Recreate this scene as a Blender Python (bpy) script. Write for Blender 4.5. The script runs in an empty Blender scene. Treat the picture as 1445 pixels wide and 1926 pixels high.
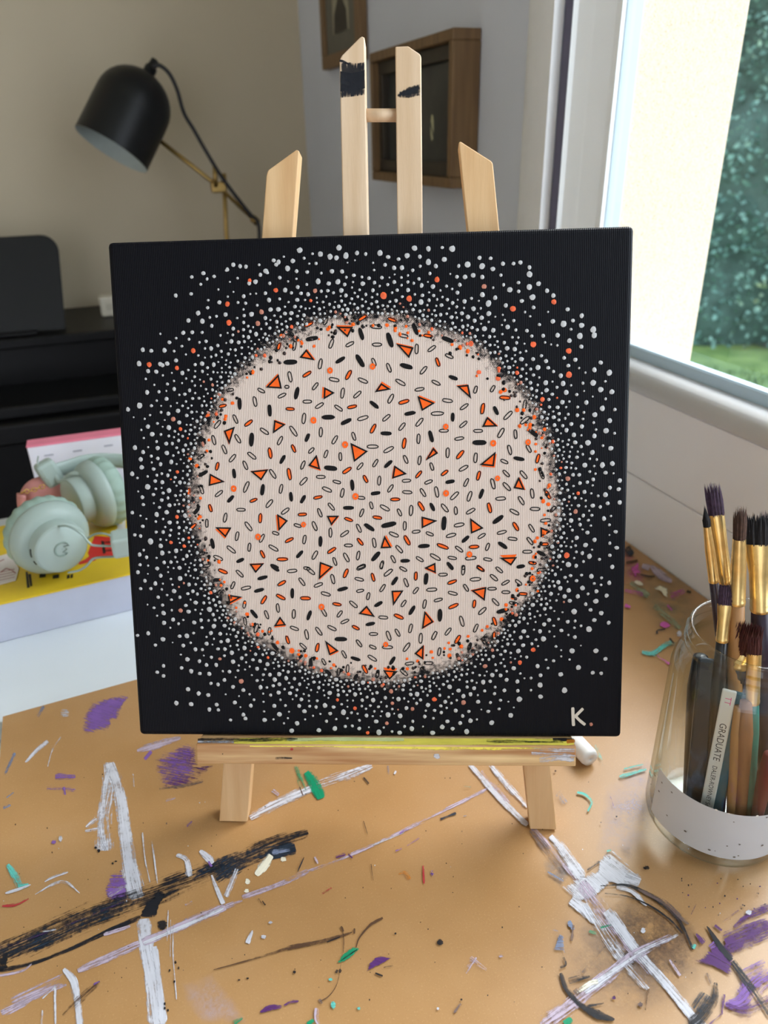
import bpy, bmesh, math, random
from mathutils import Vector, Matrix, noise

sc = bpy.context.scene
COL = sc.collection
R = math.radians

# ------------------------------------------------------------------ camera
# z = 0 is the top of the work table, +Y runs along the window wall, +X points at it
F, CX, CY = 1400.0, 722.5, 963.0
TH, RO, PSI, H = R(26.6), R(1.3), R(19.9), 0.405
FW = Vector((math.sin(PSI) * math.cos(TH), math.cos(PSI) * math.cos(TH), -math.sin(TH)))
_r0 = Vector((math.cos(PSI), -math.sin(PSI), 0)); _u0 = _r0.cross(FW)
RT = _r0 * math.cos(RO) - _u0 * math.sin(RO)
UP = _u0 * math.cos(RO) + _r0 * math.sin(RO)
CAM = Vector((0, 0, H))
cd = bpy.data.cameras.new('camera'); cam = bpy.data.objects.new('camera', cd); COL.objects.link(cam)
m = Matrix((RT, UP, -FW)).transposed().to_4x4(); m.translation = CAM; cam.matrix_world = m
cd.sensor_fit = 'VERTICAL'; cd.sensor_height = 36.0; cd.lens = 36.0 * F / 1926.0
cd.clip_start = 0.01
cd.dof.use_dof = True; cd.dof.focus_distance = 0.435; cd.dof.aperture_fstop = 9.0
sc.camera = cam

# ------------------------------------------------------------------ light and exposure
sc.view_settings.view_transform = 'Standard'; sc.view_settings.look = 'None'
sc.view_settings.gamma = 1.0; sc.view_settings.use_curve_mapping = False
sc.view_settings.exposure = 0.0
SKY, SUN = 5.4, 3.8
world = bpy.data.worlds.new('overcast_sky'); sc.world = world; world.use_nodes = True
bg = world.node_tree.nodes['Background']
bg.inputs['Color'].default_value = (0.89, 0.955, 1.07, 1); bg.inputs['Strength'].default_value = SKY
_wt = world.node_tree          # the overcast is brighter on the window side, where the sun stands behind the cloud
_tc = _wt.nodes.new('ShaderNodeTexCoord'); _sx = _wt.nodes.new('ShaderNodeSeparateXYZ'); _wt.links.new(_tc.outputs['Generated'], _sx.inputs[0])
_ma = _wt.nodes.new('ShaderNodeMath'); _ma.operation = 'MULTIPLY_ADD'; _wt.links.new(_sx.outputs[0], _ma.inputs[0])
_ma.inputs[1].default_value = .55 * SKY; _ma.inputs[2].default_value = .75 * SKY; _wt.links.new(_ma.outputs[0], bg.inputs['Strength'])
sd = bpy.data.lights.new('veiled_sun', 'SUN'); sd.energy = SUN; sd.angle = R(32); sd.color = (1.0, 0.97, 0.93)
sun = bpy.data.objects.new('veiled_sun', sd); COL.objects.link(sun)
_az = Vector((0.88, 0.44, 0)).normalized()
sun.rotation_euler = (_az * math.cos(R(42)) + Vector((0, 0, math.sin(R(42))))).to_track_quat('Z', 'Y').to_euler()
sun.location = (3, 1, 3)


# ------------------------------------------------------------------ measuring helpers (photo measurements -> places in the room)
def ray(x, y): return FW + RT * ((x - CX) / F) - UP * ((y - CY) / F)
def atX(x, y, X): d = ray(x, y); return CAM + d * (X / d.x)
def atY(x, y, Y): d = ray(x, y); return CAM + d * (Y / d.y)
def atZ(x, y, Z): d = ray(x, y); return CAM + d * ((Z - H) / d.z)
def atD(x, y, D, h=Vector((0.78, 0.6258, 0))): d = ray(x, y); return CAM + d * (D / d.dot(h))


# ------------------------------------------------------------------ mesh helpers
class MB:
    def __init__(s): s.v = []; s.f = []; s.mi = []; s.sm = []; s.uv = []; s.p = []
    def add(s, verts, faces, mi=0, smooth=False, uvs=None, ps=None, M=None):
        o = len(s.v)
        s.v += [tuple(M @ Vector(v)) if M else tuple(v) for v in verts]
        for k, f in enumerate(faces):
            s.f.append([i + o for i in f]); s.mi.append(mi); s.sm.append(smooth)
            s.uv.append([uvs[i] for i in f] if uvs else None)
            s.p.append([ps[i] for i in f] if ps else None)
        return s
    def build(s, name, mats, parent=None, matrix=None, mods=()):
        me = bpy.data.meshes.new(name); me.from_pydata(s.v, [], s.f); 
        for mt in (mats if isinstance(mats, (list, tuple)) else [mats]): me.materials.append(mt)
        me.polygons.foreach_set('material_index', s.mi); me.polygons.foreach_set('use_smooth', s.sm)
        if any(s.uv):
            a = me.uv_layers.new(name='stroke'); b = me.uv_layers.new(name='dry')
            for k, pl in enumerate(me.polygons):
                if s.uv[k]:
                    for j, li in enumerate(pl.loop_indices):
                        a.data[li].uv = s.uv[k][j]; b.data[li].uv = s.p[k][j]
        me.update(); me.validate()
        ob = bpy.data.objects.new(name, me); COL.objects.link(ob)
        if matrix: ob.matrix_world = matrix
        if parent: put(ob, parent)
        return ob


def put(ob, parent):
    ob.parent = parent
    ob.matrix_parent_inverse = PINV[parent.name]


PINV = {}


def thing(name, label, cat, loc=(0, 0, 0), group=None, kind=None):
    o = bpy.data.objects.new(name, None); COL.objects.link(o); o.empty_display_size = 0.02
    o.location = loc; PINV[o.name] = Matrix.Translation(Vector(loc)).inverted()
    return tag(o, label, cat, group, kind)


def tag(o, label=None, cat=None, group=None, kind=None):
    if label: o['label'] = label
    if cat: o['category'] = cat
    if group: o['group'] = group
    if kind: o['kind'] = kind
    if o.type == 'MESH': PINV[o.name] = o.matrix_world.inverted() if o.matrix_world else Matrix()
    return o


def sub(ob):      # lets a mesh at the world origin carry sub-parts
    PINV[ob.name] = Matrix(); 
    return ob


def bm_out(bm, mb, mi=0, smooth=False, M=None):
    bm.verts.ensure_lookup_table(); bm.verts.index_update()
    mb.add([v.co.copy() for v in bm.verts], [[v.index for v in f.verts] for f in bm.faces], mi, smooth, M=M)
    bm.free()


def box(mb, lo, hi, mi=0, bev=0.0, seg=2, M=None, smooth=False):
    bm = bmesh.new(); bmesh.ops.create_cube(bm, size=1)
    for v in bm.verts:
        v.co = Vector([lo[i] + (v.co[i] + .5) * (hi[i] - lo[i]) for i in range(3)])
    if bev: bmesh.ops.bevel(bm, geom=list(bm.edges), offset=bev, segments=seg, profile=0.5, affect='EDGES')
    bm_out(bm, mb, mi, smooth, M)


def prism(mb, front, back, mi=0, bev=0.0, M=None):
    n = len(front); bm = bmesh.new()
    a = [bm.verts.new(p) for p in front]; b = [bm.verts.new(p) for p in back]
    bm.faces.new(a); bm.faces.new(b[::-1])
    for i in range(n): bm.faces.new([a[i], b[i], b[(i + 1) % n], a[(i + 1) % n]])
    bmesh.ops.recalc_face_normals(bm, faces=list(bm.faces))
    if bev: bmesh.ops.bevel(bm, geom=list(bm.edges), offset=bev, segments=2, profile=0.5, affect='EDGES')
    bm_out(bm, mb, mi, False, M)


def frame_of(axis, up=(0, 0, 1)):
    z = Vector(axis).normalized(); u = Vector(up)
    if abs(z.dot(u)) > .98: u = Vector((0, 1, 0))
    x = u.cross(z).normalized(); y = z.cross(x)
    return Matrix((x, y, z)).transposed()


def lathe(mb, prof, n=48, M=None, mi=0, smooth=True, mod=None, cap=False, closed=False):
    vs = []; fs = []
    for (r, z) in prof:
        for k in range(n):
            a = 2 * math.pi * k / n; rr = r * (mod(a, z) if mod else 1)
            vs.append((rr * math.cos(a), rr * math.sin(a), z))
    L = len(prof)
    for i in range(L if closed else L - 1):
        j = (i + 1) % L
        for k in range(n):
            q = (k + 1) % n
            fs.append([i * n + k, i * n + q, j * n + q, j * n + k])
    if cap:
        fs.append([k for k in range(n)][::-1]); fs.append([(L - 1) * n + k for k in range(n)])
    mb.add(vs, fs, mi, smooth, M=M)


def tube(mb, pts, rad, n=10, mi=0, smooth=True, flat=None, cap=True):
    pts = [Vector(p) for p in pts]; vs = []; fs = []; N = len(pts)
    prev = None
    for i, p in enumerate(pts):
        t = (pts[min(i + 1, N - 1)] - pts[max(i - 1, 0)]).normalized()
        if prev is None:
            x = t.orthogonal().normalized() if flat is None else (Vector(flat) - t * t.dot(Vector(flat))).normalized()
        else:
            x = (prev - t * prev.dot(t)).normalized()
        y = t.cross(x); prev = x
        r = rad[i] if isinstance(rad, (list, tuple)) else rad
        rx, ry = r if isinstance(r, (list, tuple)) else (r, r)
        for k in range(n):
            a = 2 * math.pi * k / n; vs.append(p + x * math.cos(a) * rx + y * math.sin(a) * ry)
    for i in range(N - 1):
        for k in range(n):
            q = (k + 1) % n; fs.append([i * n + k, i * n + q, (i + 1) * n + q, (i + 1) * n + k])
    if cap: fs.append(list(range(n))[::-1]); fs.append([(N - 1) * n + k for k in range(n)])
    mb.add(vs, fs, mi, smooth)


def smooth_path(pts, per=8):
    P = [Vector(p) for p in pts]
    if len(P) < 3:
        return [P[0].lerp(P[-1], i / per) for i in range(per + 1)]
    out = []
    for i in range(len(P) - 1):
        a = P[i - 1] if i else P[i] * 2 - P[i + 1]; b, c = P[i], P[i + 1]
        d = P[i + 2] if i + 2 < len(P) else P[i + 1] * 2 - P[i]
        for k in range(per):
            t = k / per
            out.append(0.5 * ((2 * b) + (c - a) * t + (2 * a - 5 * b + 4 * c - d) * t * t + (3 * b - a - 3 * c + d) * t ** 3))
    out.append(P[-1]); return out


# paint laid on a surface: `mp(x, y, lift)` turns a measured spot into a point on that surface
def stroke(mb, pts, w, mi, dry, mp, lift, jit=0.06, per=8):
    W = w if isinstance(w, (list, tuple)) else [w] * len(pts)
    P = smooth_path([(p[0], p[1], W[i]) for i, p in enumerate(pts)], per)
    vs = []; uv = []; ps = []; fs = []; run = rnd.random() * 50; last = None
    nv = 5
    for i, p in enumerate(P):
        t = (P[min(i + 1, len(P) - 1)] - P[max(i - 1, 0)]); t.z = 0
        t = t.normalized() if t.length > 1e-9 else Vector((1, 0, 0)); nx, ny = -t.y, t.x
        hw = max(p.z, .2) / 2
        c = mp(p.x, p.y, lift)
        if last is not None: run += (c - last).length
        last = c
        endk = 0.72 if i in (0, len(P) - 1) else 1
        for k in range(nv):
            s = (k / (nv - 1) * 2 - 1) * endk * (1 + rnd.uniform(-jit, jit))
            q = mp(p.x + nx * hw * s, p.y + ny * hw * s, lift)
            vs.append(q); uv.append((run, (q - c).length * (1 if s > 0 else -1))); ps.append((dry, k / (nv - 1)))
    for i in range(len(P) - 1):
        for k in range(nv - 1):
            a = i * nv + k; fs.append([a, a + 1, a + nv + 1, a + nv])
    mb.add(vs, fs, mi, False, uv, ps)


def blob(mb, poly, mi, dry, mp, lift, jit=0.0, rot=0.0):
    P = []
    n = len(poly)
    for i in range(n):
        a, b = poly[i], poly[(i + 1) % n]
        for k in range(5):
            t = k / 5; P.append((a[0] + (b[0] - a[0]) * t + rnd.uniform(-jit, jit), a[1] + (b[1] - a[1]) * t + rnd.uniform(-jit, jit)))
    cx = sum(p[0] for p in P) / len(P); cy = sum(p[1] for p in P) / len(P)
    C = mp(cx, cy, lift); e = (mp(cx + math.cos(rot), cy + math.sin(rot), lift) - C).normalized()
    g = mp(cx - math.sin(rot), cy + math.cos(rot), lift) - C; g = (g - e * g.dot(e)).normalized()
    vs = [C]; ps = [(dry, .5)]; off = rnd.random() * 30; uv = [(off, 0)]
    L = len(P)
    for s, vn in ((.6, .7), (1, 1)):
        for p in P:
            q = mp(cx + (p[0] - cx) * s, cy + (p[1] - cy) * s, lift)
            vs.append(q); uv.append((off + (q - C).dot(e), (q - C).dot(g))); ps.append((dry, vn))
    fs = []
    for i in range(L):
        j = (i + 1) % L
        fs.append([0, 1 + i, 1 + j]); fs.append([1 + i, 1 + L + i, 1 + L + j, 1 + j])
    mb.add(vs, fs, mi, False, uv, ps)


def ell(cx, cy, rx, ry, n=10, rot=0):
    return [(cx + rx * math.cos(2 * math.pi * k / n) * math.cos(rot) - ry * math.sin(2 * math.pi * k / n) * math.sin(rot),
             cy + rx * math.cos(2 * math.pi * k / n) * math.sin(rot) + ry * math.sin(2 * math.pi * k / n) * math.cos(rot)) for k in range(n)]


rnd = random.Random(7)


# ------------------------------------------------------------------ materials
class NT:
    def __init__(s, name):
        s.m = bpy.data.materials.new(name); s.m.use_nodes = True; s.t = s.m.node_tree
        s.b = s.t.nodes['Principled BSDF']; s.out = s.t.nodes['Material Output']
    def n(s, typ, **kw):
        nd = s.t.nodes.new(typ)
        for k, v in kw.items():
            if hasattr(nd, k): setattr(nd, k, v)
            else: nd.inputs[k.replace('_', ' ')].default_value = v
        return nd
    def l(s, a, b): s.t.links.new(a, b)
    def math(s, op, a, b=None, c=None, clamp=False):
        nd = s.t.nodes.new('ShaderNodeMath'); nd.operation = op; nd.use_clamp = clamp
        for i, x in enumerate((a, b, c)):
            if x is None: continue
            if isinstance(x, (int, float)): nd.inputs[i].default_value = x
            else: s.l(x, nd.inputs[i])
        return nd.outputs[0]
    def coord(s, scale=(1, 1, 1), kind='Object'):
        tc = s.n('ShaderNodeTexCoord'); mp = s.n('ShaderNodeMapping'); mp.inputs['Scale'].default_value = scale
        s.l(tc.outputs[kind], mp.inputs['Vector']); return mp.outputs[0]
    def noise(s, vec, scale=5, detail=4, rough=.5, out='Fac'):
        nd = s.n('ShaderNodeTexNoise'); nd.inputs['Scale'].default_value = scale; nd.inputs['Detail'].default_value = detail
        nd.inputs['Roughness'].default_value = rough; s.l(vec, nd.inputs['Vector']); return nd.outputs[out]
    def ramp(s, fac, stops):
        nd = s.n('ShaderNodeValToRGB'); e = nd.color_ramp.elements
        while len(e) < len(stops): e.new(.5)
        for i, (p, c) in enumerate(stops):
            e[i].position = p; e[i].color = (*c, 1) if len(c) == 3 else c
        s.l(fac, nd.inputs[0]); return nd.outputs[0]
    def mix(s, fac, a, b):
        nd = s.n('ShaderNodeMix', data_type='RGBA')
        for i, x in ((0, fac), (6, a), (7, b)):
            if isinstance(x, (int, float)): nd.inputs[i].default_value = x
            elif isinstance(x, tuple): nd.inputs[i].default_value = (*x, 1)
            else: s.l(x, nd.inputs[i])
        return nd.outputs[2]
    def bump(s, h, strength=.2, dist=.001):
        nd = s.n('ShaderNodeBump'); nd.inputs['Strength'].default_value = strength; nd.inputs['Distance'].default_value = dist
        s.l(h, nd.inputs['Height']); s.l(nd.outputs[0], s.b.inputs['Normal'])


def lin(*c): return tuple(((x / 255) / 12.92 if x / 255 <= .04045 else ((x / 255 + .055) / 1.055) ** 2.4) for x in c)


def plain(name, col, rough=.5, metal=0.0, var=.06, scale=40, spec=None, bump=0.0, bscale=400, **kw):
    t = NT(name); v = t.coord()
    f = t.noise(v, scale, 4)
    c = t.ramp(f, [(.3, tuple(max(0, x * (1 - var)) for x in col)), (.7, tuple(min(1, x * (1 + var)) for x in col))])
    t.l(c, t.b.inputs['Base Color']); t.b.inputs['Roughness'].default_value = rough; t.b.inputs['Metallic'].default_value = metal
    if spec is not None: t.b.inputs['Specular IOR Level'].default_value = spec
    for k, x in kw.items(): t.b.inputs[k.replace('_', ' ')].default_value = x
    if bump: t.bump(t.noise(v, bscale, 3), bump, .0005)
    return t.m


def paint(name, col, rough=.45, fu=45, fv=900):
    """brushed paint: streaky and broken where the brush ran dry"""
    t = NT(name)
    u1 = t.n('ShaderNodeUVMap', uv_map='stroke'); u2 = t.n('ShaderNodeUVMap', uv_map='dry')
    mp = t.n('ShaderNodeMapping'); mp.inputs['Scale'].default_value = (fu, fv, 1); t.l(u1.outputs[0], mp.inputs[0])
    n1 = t.noise(mp.outputs[0], 1.0, 5, .6)
    n2 = t.noise(t.coord(), 420, 4, .6)
    n3 = t.noise(t.coord(), 60, 3, .5)
    sp = t.n('ShaderNodeSeparateXYZ'); t.l(u2.outputs[0], sp.inputs[0])
    e = t.math('MULTIPLY', t.math('POWER', t.math('ABSOLUTE', t.math('MULTIPLY_ADD', sp.outputs[1], 2.0, -1.0)), 3.0), .19)
    k = t.math('ADD', t.math('MULTIPLY', n1, .55), t.math('ADD', t.math('MULTIPLY', n2, .22), t.math('MULTIPLY', n3, .23)))
    d = t.math('SUBTRACT', t.math('SUBTRACT', k, e), t.math('MULTIPLY_ADD', sp.outputs[0], .43, .292))
    a = t.math('MULTIPLY', t.math('MULTIPLY_ADD', d, 8.0, .5, clamp=True), t.math('MULTIPLY_ADD', n3, .5, .68, clamp=True))
    c = t.ramp(n1, [(.3, tuple(x * .86 for x in col)), (.7, tuple(min(1, x * 1.1) for x in col))])
    t.l(c, t.b.inputs['Base Color']); t.l(a, t.b.inputs['Alpha']); t.b.inputs['Roughness'].default_value = rough + .1; t.b.inputs['Specular IOR Level'].default_value = .25
    t.bump(n1, .3, .0004)
    return t.m


def wood(name, c1, c2, axis='z', ring=140, rough=.55, fine=1.0):
    t = NT(name); sc_ = {'x': (.06, 1, 1), 'y': (1, .06, 1), 'z': (1, 1, .06)}[axis]
    v = t.coord(sc_)
    n1 = t.noise(v, ring, 3, .5); n2 = t.noise(v, ring * 9, 3, .6)
    c = t.ramp(n1, [(.32, c1), (.5, tuple((a + b) / 2 for a, b in zip(c1, c2))), (.68, c2)])
    c = t.mix(t.math('MULTIPLY', n2, .22 * fine), c, tuple(x * .55 for x in c1))
    t.l(c, t.b.inputs['Base Color']); t.b.inputs['Roughness'].default_value = rough
    t.bump(n2, .15, .0004)
    return t.m


PINE = wood('pale_pine_upright', lin(208, 176, 140), lin(224, 196, 164), 'y', 130)
PINE_LEG = wood('bounce_warm_pine_leg', lin(206, 162, 112), lin(222, 184, 136), 'y', 130)  # warm light bounced off the board is put into the leg tone
PINE_X = wood('banded_pine_ledge', lin(172, 120, 72), lin(236, 204, 150), 'x', 150)
PINE_Z = wood('pale_pine_stay', lin(222, 186, 142), lin(238, 208, 168), 'z', 130)
OAK = wood('oak_picture_moulding', lin(112, 84, 54), lin(136, 106, 70), 'z', 120)
def wash(name, col, op):
    """thin stain soaked into the board"""
    t = NT(name)
    u2 = t.n('ShaderNodeUVMap', uv_map='dry'); sp = t.n('ShaderNodeSeparateXYZ'); t.l(u2.outputs[0], sp.inputs[0])
    v = t.coord(); n1 = t.noise(v, 55, 5, .6); n2 = t.noise(v, 500, 4, .7)
    f = t.math('MULTIPLY_ADD', sp.outputs[1], -2.2, 2.2, clamp=True)
    k = t.math('MULTIPLY_ADD', t.math('ADD', t.math('MULTIPLY', n1, .65), t.math('MULTIPLY', n2, .35)), 4.5, -1.75, clamp=True)
    t.l(t.math('MULTIPLY', t.math('MULTIPLY', f, k), op), t.b.inputs['Alpha'])
    t.b.inputs['Base Color'].default_value = (*col, 1); t.b.inputs['Roughness'].default_value = .45
    return t.m


BLACK_PAINT = paint('black_paint', (.012, .013, .018), .4)
NAVY_PAINT = paint('blue_black_paint', lin(34, 46, 60), .4)
WHITE_PAINT = paint('white_paint', lin(204, 204, 212), .4)
CREAM_PAINT = paint('cream_paint', lin(236, 230, 208), .4)
LILAC_PAINT = paint('lilac_white_paint', lin(184, 168, 184), .45)
PURPLE_PAINT = paint('light_purple_paint', lin(126, 90, 160), .45)
VIOLET_PAINT = paint('deep_violet_paint', lin(86, 44, 106), .4)
TEAL_PAINT = paint('teal_paint', lin(96, 190, 178), .4)
GREEN_PAINT = paint('green_paint', lin(10, 140, 98), .35)
YELLOW_PAINT = paint('yellow_paint', lin(244, 228, 96), .4)
MINT_PAINT = paint('mint_paint', lin(218, 226, 160), .4)
BROWN_PAINT = paint('brown_stain', lin(88, 62, 44), .5)
DIRTY_PAINT = paint('grey_brown_stain', lin(110, 92, 88), .5)
PINK_PAINT = paint('magenta_paint', lin(206, 92, 176), .4)
RED_PAINT = paint('red_paint', lin(176, 52, 58), .4)
ORANGE_PAINT = paint('orange_paint', lin(206, 126, 42), .4)
SAGE_PAINT = paint('sage_paint', lin(140, 150, 122), .45)
BLUEGREY_PAINT = paint('blue_grey_paint', lin(120, 132, 158), .45)
PAINTS = [BLACK_PAINT, NAVY_PAINT, WHITE_PAINT, CREAM_PAINT, LILAC_PAINT, PURPLE_PAINT, VIOLET_PAINT, TEAL_PAINT, GREEN_PAINT, YELLOW_PAINT,
          MINT_PAINT, BROWN_PAINT, DIRTY_PAINT, PINK_PAINT, RED_PAINT, ORANGE_PAINT, SAGE_PAINT, BLUEGREY_PAINT]
BK, NV, WH, CR, LI, PU, VI, TE, GR, YE, MI, BR, DI, PK, RE, ORG, SG, BG = range(1, 19)


def wall_mat(name, col, var=.04):
    t = NT(name); v = t.coord(); f = t.noise(v, 3, 3)
    c = t.ramp(f, [(.3, tuple(x * (1 - var) for x in col)), (.7, tuple(x * (1 + var) for x in col))])
    t.l(c, t.b.inputs['Base Color']); t.b.inputs['Roughness'].default_value = .8
    t.bump(t.noise(v, 180, 4), .15, .001); return t.m


BEIGE_WALL = wall_mat('warm_beige_wall', lin(196, 182, 156))
GREY_WALL = wall_mat('cool_grey_wall', lin(214, 217, 226))
CEIL = wall_mat('white_ceiling', lin(225, 222, 216))
WHITE_LACQ = plain('white_lacquer', lin(232, 232, 234), .3, var=.02, scale=8)
WHITE_PVC = plain('white_pvc', lin(250, 252, 253), .28, var=.015, scale=8)
GREY_PVC = plain('grey_pvc_bead', lin(170, 186, 196), .35, var=.03, scale=8)
GASKET = plain('dark_rubber_gasket', lin(96, 92, 112), .6)
BLACK_LACQ = plain('black_lacquer', (.004, .0037, .004), .4, var=.2, spec=.22)
BLACK_MATT = plain('matt_black_metal', (.006, .006, .006), .42, var=.1, spec=.3)
BRASS = plain('brushed_brass', lin(170, 140, 84), .38, .9, var=.08)
DESK_WHITE = plain('white_laminate', lin(222, 228, 232), .4, var=.02, scale=10)

PAINTS += [wash('grey_brown_wash', lin(104, 88, 84), .55), wash('lilac_wash_and_sheen', lin(206, 192, 208), .5), wash('green_grey_wash', lin(136, 146, 120), .5), wash('magenta_wash', lin(200, 88, 150), .6), wash('brown_wash', lin(110, 76, 50), .55), wash('blue_grey_wash', lin(120, 128, 140), .6)]
WASH = {DI: 19, LI: 20, SG: 21, PK: 22, BR: 23, BG: 24}

# ------------------------------------------------------------------ the setting
XW, YB = 0.5, 1.85
FLOOR, CEILZ = -0.74, 1.72


def struct(mb, name, mats, parent=None):
    o = mb.build(name, mats, parent)
    if not parent: tag(o, kind='structure')
    return o


fl = NT('dark_oak_floor'); v = fl.coord((1, .08, 1)); nn = fl.noise(v, 30, 4)
fl.l(fl.ramp(nn, [(.3, lin(66, 48, 36)), (.7, lin(98, 74, 54))]), fl.b.inputs['Base Color']); fl.b.inputs['Roughness'].default_value = .5
mb = MB(); box(mb, (-2.3, -1.6, FLOOR - .1), (XW + .17, YB + .1, FLOOR)); struct(mb, 'floor', fl.m)
mb = MB(); box(mb, (-2.3, -1.6, CEILZ), (XW + .17, YB + .1, CEILZ + .1)); struct(mb, 'ceiling', CEIL)
mb = MB(); box(mb, (-2.3, YB, FLOOR), (XW, YB + .1, CEILZ)); struct(mb, 'wall_back', BEIGE_WALL)
mb = MB(); box(mb, (-2.4, -1.6, FLOOR), (-2.3, YB + .1, CEILZ)); struct(mb, 'wall_left', BEIGE_WALL)
mb = MB()      # rear wall with an unseen opening, added to let in fill daylight
box(mb, (-2.3, -1.7, FLOOR), (-1.9, -1.6, CEILZ)); box(mb, (-.65, -1.7, FLOOR), (XW + .12, -1.6, CEILZ)); box(mb, (-1.9, -1.7, 1.35), (-.65, -1.6, CEILZ))
struct(mb, 'wall_rear', GREY_WALL)
# window wall: a solid stretch with the pictures, a breast below the window, a lintel above, a pier behind the camera
WY0, WY1, WZ0, WZ1 = -1.4, 0.80, 0.166, 1.45
mb = MB()
box(mb, (XW, WY1, FLOOR), (XW + .0555, YB + .1, CEILZ))
box(mb, (XW, -1.6, FLOOR), (XW + .12, WY0, CEILZ))
box(mb, (XW, WY0, WZ1), (XW + .12, .744, CEILZ)); box(mb, (XW, .744, WZ1), (XW + .0555, WY1, CEILZ))
struct(mb, 'wall_right', GREY_WALL)
# painted boards under the sill, grooves between them
mb = MB()
zz = [FLOOR, -.55, -.365, -.19, -.012, .0775, .1665]
for a, b in zip(zz[:-1], zz[1:]):
    box(mb, (XW, WY0, a + .0004), (XW + .055, WY1 - .0005, b - .0004), bev=.0012)
struct(mb, 'wall_right_panelling', plain('white_painted_boards', lin(240, 239, 242), .5, var=.02, scale=6, bump=.1))
# stucco outside: the deep outer reveal and the house front
st = NT('cream_roughcast'); v = st.coord(); f = st.noise(v, 160, 5, .7)
st.l(st.ramp(st.noise(v, 700, 2), [(.30, lin(180, 156, 132)), (.42, lin(208, 189, 167)), (.7, lin(216, 198, 177))]), st.b.inputs['Base Color'])
st.b.inputs['Roughness'].default_value = .9; st.bump(f, .5, .003)
mb = MB()
box(mb, (XW + .056, .745, FLOOR - .3), (XW + .193, 2.6, 2.6), bev=.003)
box(mb, (XW + .12, -1.6, FLOOR - .3), (XW + .193, WY0, 2.6))
box(mb, (XW + .12, WY0, WZ1 - .01), (XW + .193, .745, 2.6))
box(mb, (XW + .12, WY0, FLOOR - .3), (XW + .193, .745, .12))
struct(mb, 'wall_outer', st.m)

# window 1: sill nose, frame, sash, beads, gasket, pane
mb = MB()
# rounded sill nose running the length of the window
prof = []
for k in range(13):
    a = R(-90 + 15 * k); prof.append((.5030 - .013 * math.cos(a), .1805 + .0140 * math.sin(a)))
prof += [(.545, .1945), (.545, .1668)]
prism(mb, [(x, WY0, z) for x, z in prof], [(x, WY1 - .002, z) for x, z in prof])
mb.sm = [len(f) == 4 and abs(mb.v[f[0]][0]) < .504 for f in mb.f]
win = struct(mb, 'window_1', [WHITE_LACQ]); sub(win)
fr = MB()
prof = [(.5125, .1945), (.5125, .2048), (.5140, .2064), (.5165, .2062), (.5345, .2022), (.5345, .1945)]
rl = MB(); prism(rl, [(x, WY0 + .04, z) for x, z in prof], [(x, .7325, z) for x, z in prof])
struct(rl, 'window_rail', plain('shaded_blue_grey_rail', lin(186, 208, 222), .4, var=.02), win)  # the rail's cool shade is put into its blue-grey colour
prof = [(.4995, .7804), (.5050, .7790), (.5125, .7640), (.5138, .7618), (.5235, .7400), (.5245, .7345), (.5250, .7330), (.5290, .7328), (.5290, .7804)]
prism(fr, [(x, y, .1946) for x, y in prof], [(x, y, WZ1) for x, y in prof])                      # stepped upright in view
box(fr, (.500, WY0, .1946), (.5505, WY0 + .04, WZ1), bev=.003)
box(fr, (.500, WY0 + .04, WZ1 - .04), (.5505, .7375, WZ1), bev=.003)
struct(fr, 'window_frame', WHITE_PVC, win)
gb = MB()
box(gb, (.5292, .7322, .2066), (.5500, .7800, WZ1 - .04), bev=.001)
struct(gb, 'glazing_bead', GREY_PVC, win)
gk = MB()
box(gk, (.5005, .7806, .1946), (.53, .7970, WZ1))
struct(gk, 'gasket', GASKET, win)
gl = NT('window_glass')
fz_ = gl.n('ShaderNodeLayerWeight'); fz_.inputs['Blend'].default_value = .5
fz = gl.n('ShaderNodeMath', operation='MULTIPLY_ADD'); gl.l(gl.math('POWER', fz_.outputs['Facing'], 5.0), fz.inputs[0]); fz.inputs[1].default_value = .9; fz.inputs[2].default_value = .05
tr = gl.n('ShaderNodeBsdfTransparent'); tr.inputs[0].default_value = (.93, .97, .97, 1)
gs = gl.n('ShaderNodeBsdfGlossy'); gs.inputs['Roughness'].default_value = .02
mx = gl.n('ShaderNodeMixShader'); gl.l(fz.outputs[0], mx.inputs[0]); gl.l(tr.outputs[0], mx.inputs[1]); gl.l(gs.outputs[0], mx.inputs[2])
gl.l(mx.outputs[0], gl.out.inputs['Surface'])
pn = MB(); pn.add([(.5330, WY0 + .04, .2022), (.5330, .7322, .2022), (.5330, .7322, WZ1 - .04), (.5330, WY0 + .04, WZ1 - .04)], [[0, 1, 2, 3]])
struct(pn, 'window_pane', gl.m, win)
# rounded white lining where the wall turns into the window
mb = MB()
prof = [(.5, .868)] + [(.5 - .012 * math.sin(R(9 * k)), .868 - .070 * (1 - math.cos(R(9 * k))) ** .9) for k in range(1, 11)] + [(.5, .798)]
prism(mb, [(x, y, -.3) for x, y in prof], [(x, y, CEILZ - .001) for x, y in prof])
struct(mb, 'trim_1', plain('white_trim', lin(246, 245, 245), .4, var=.02))

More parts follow.
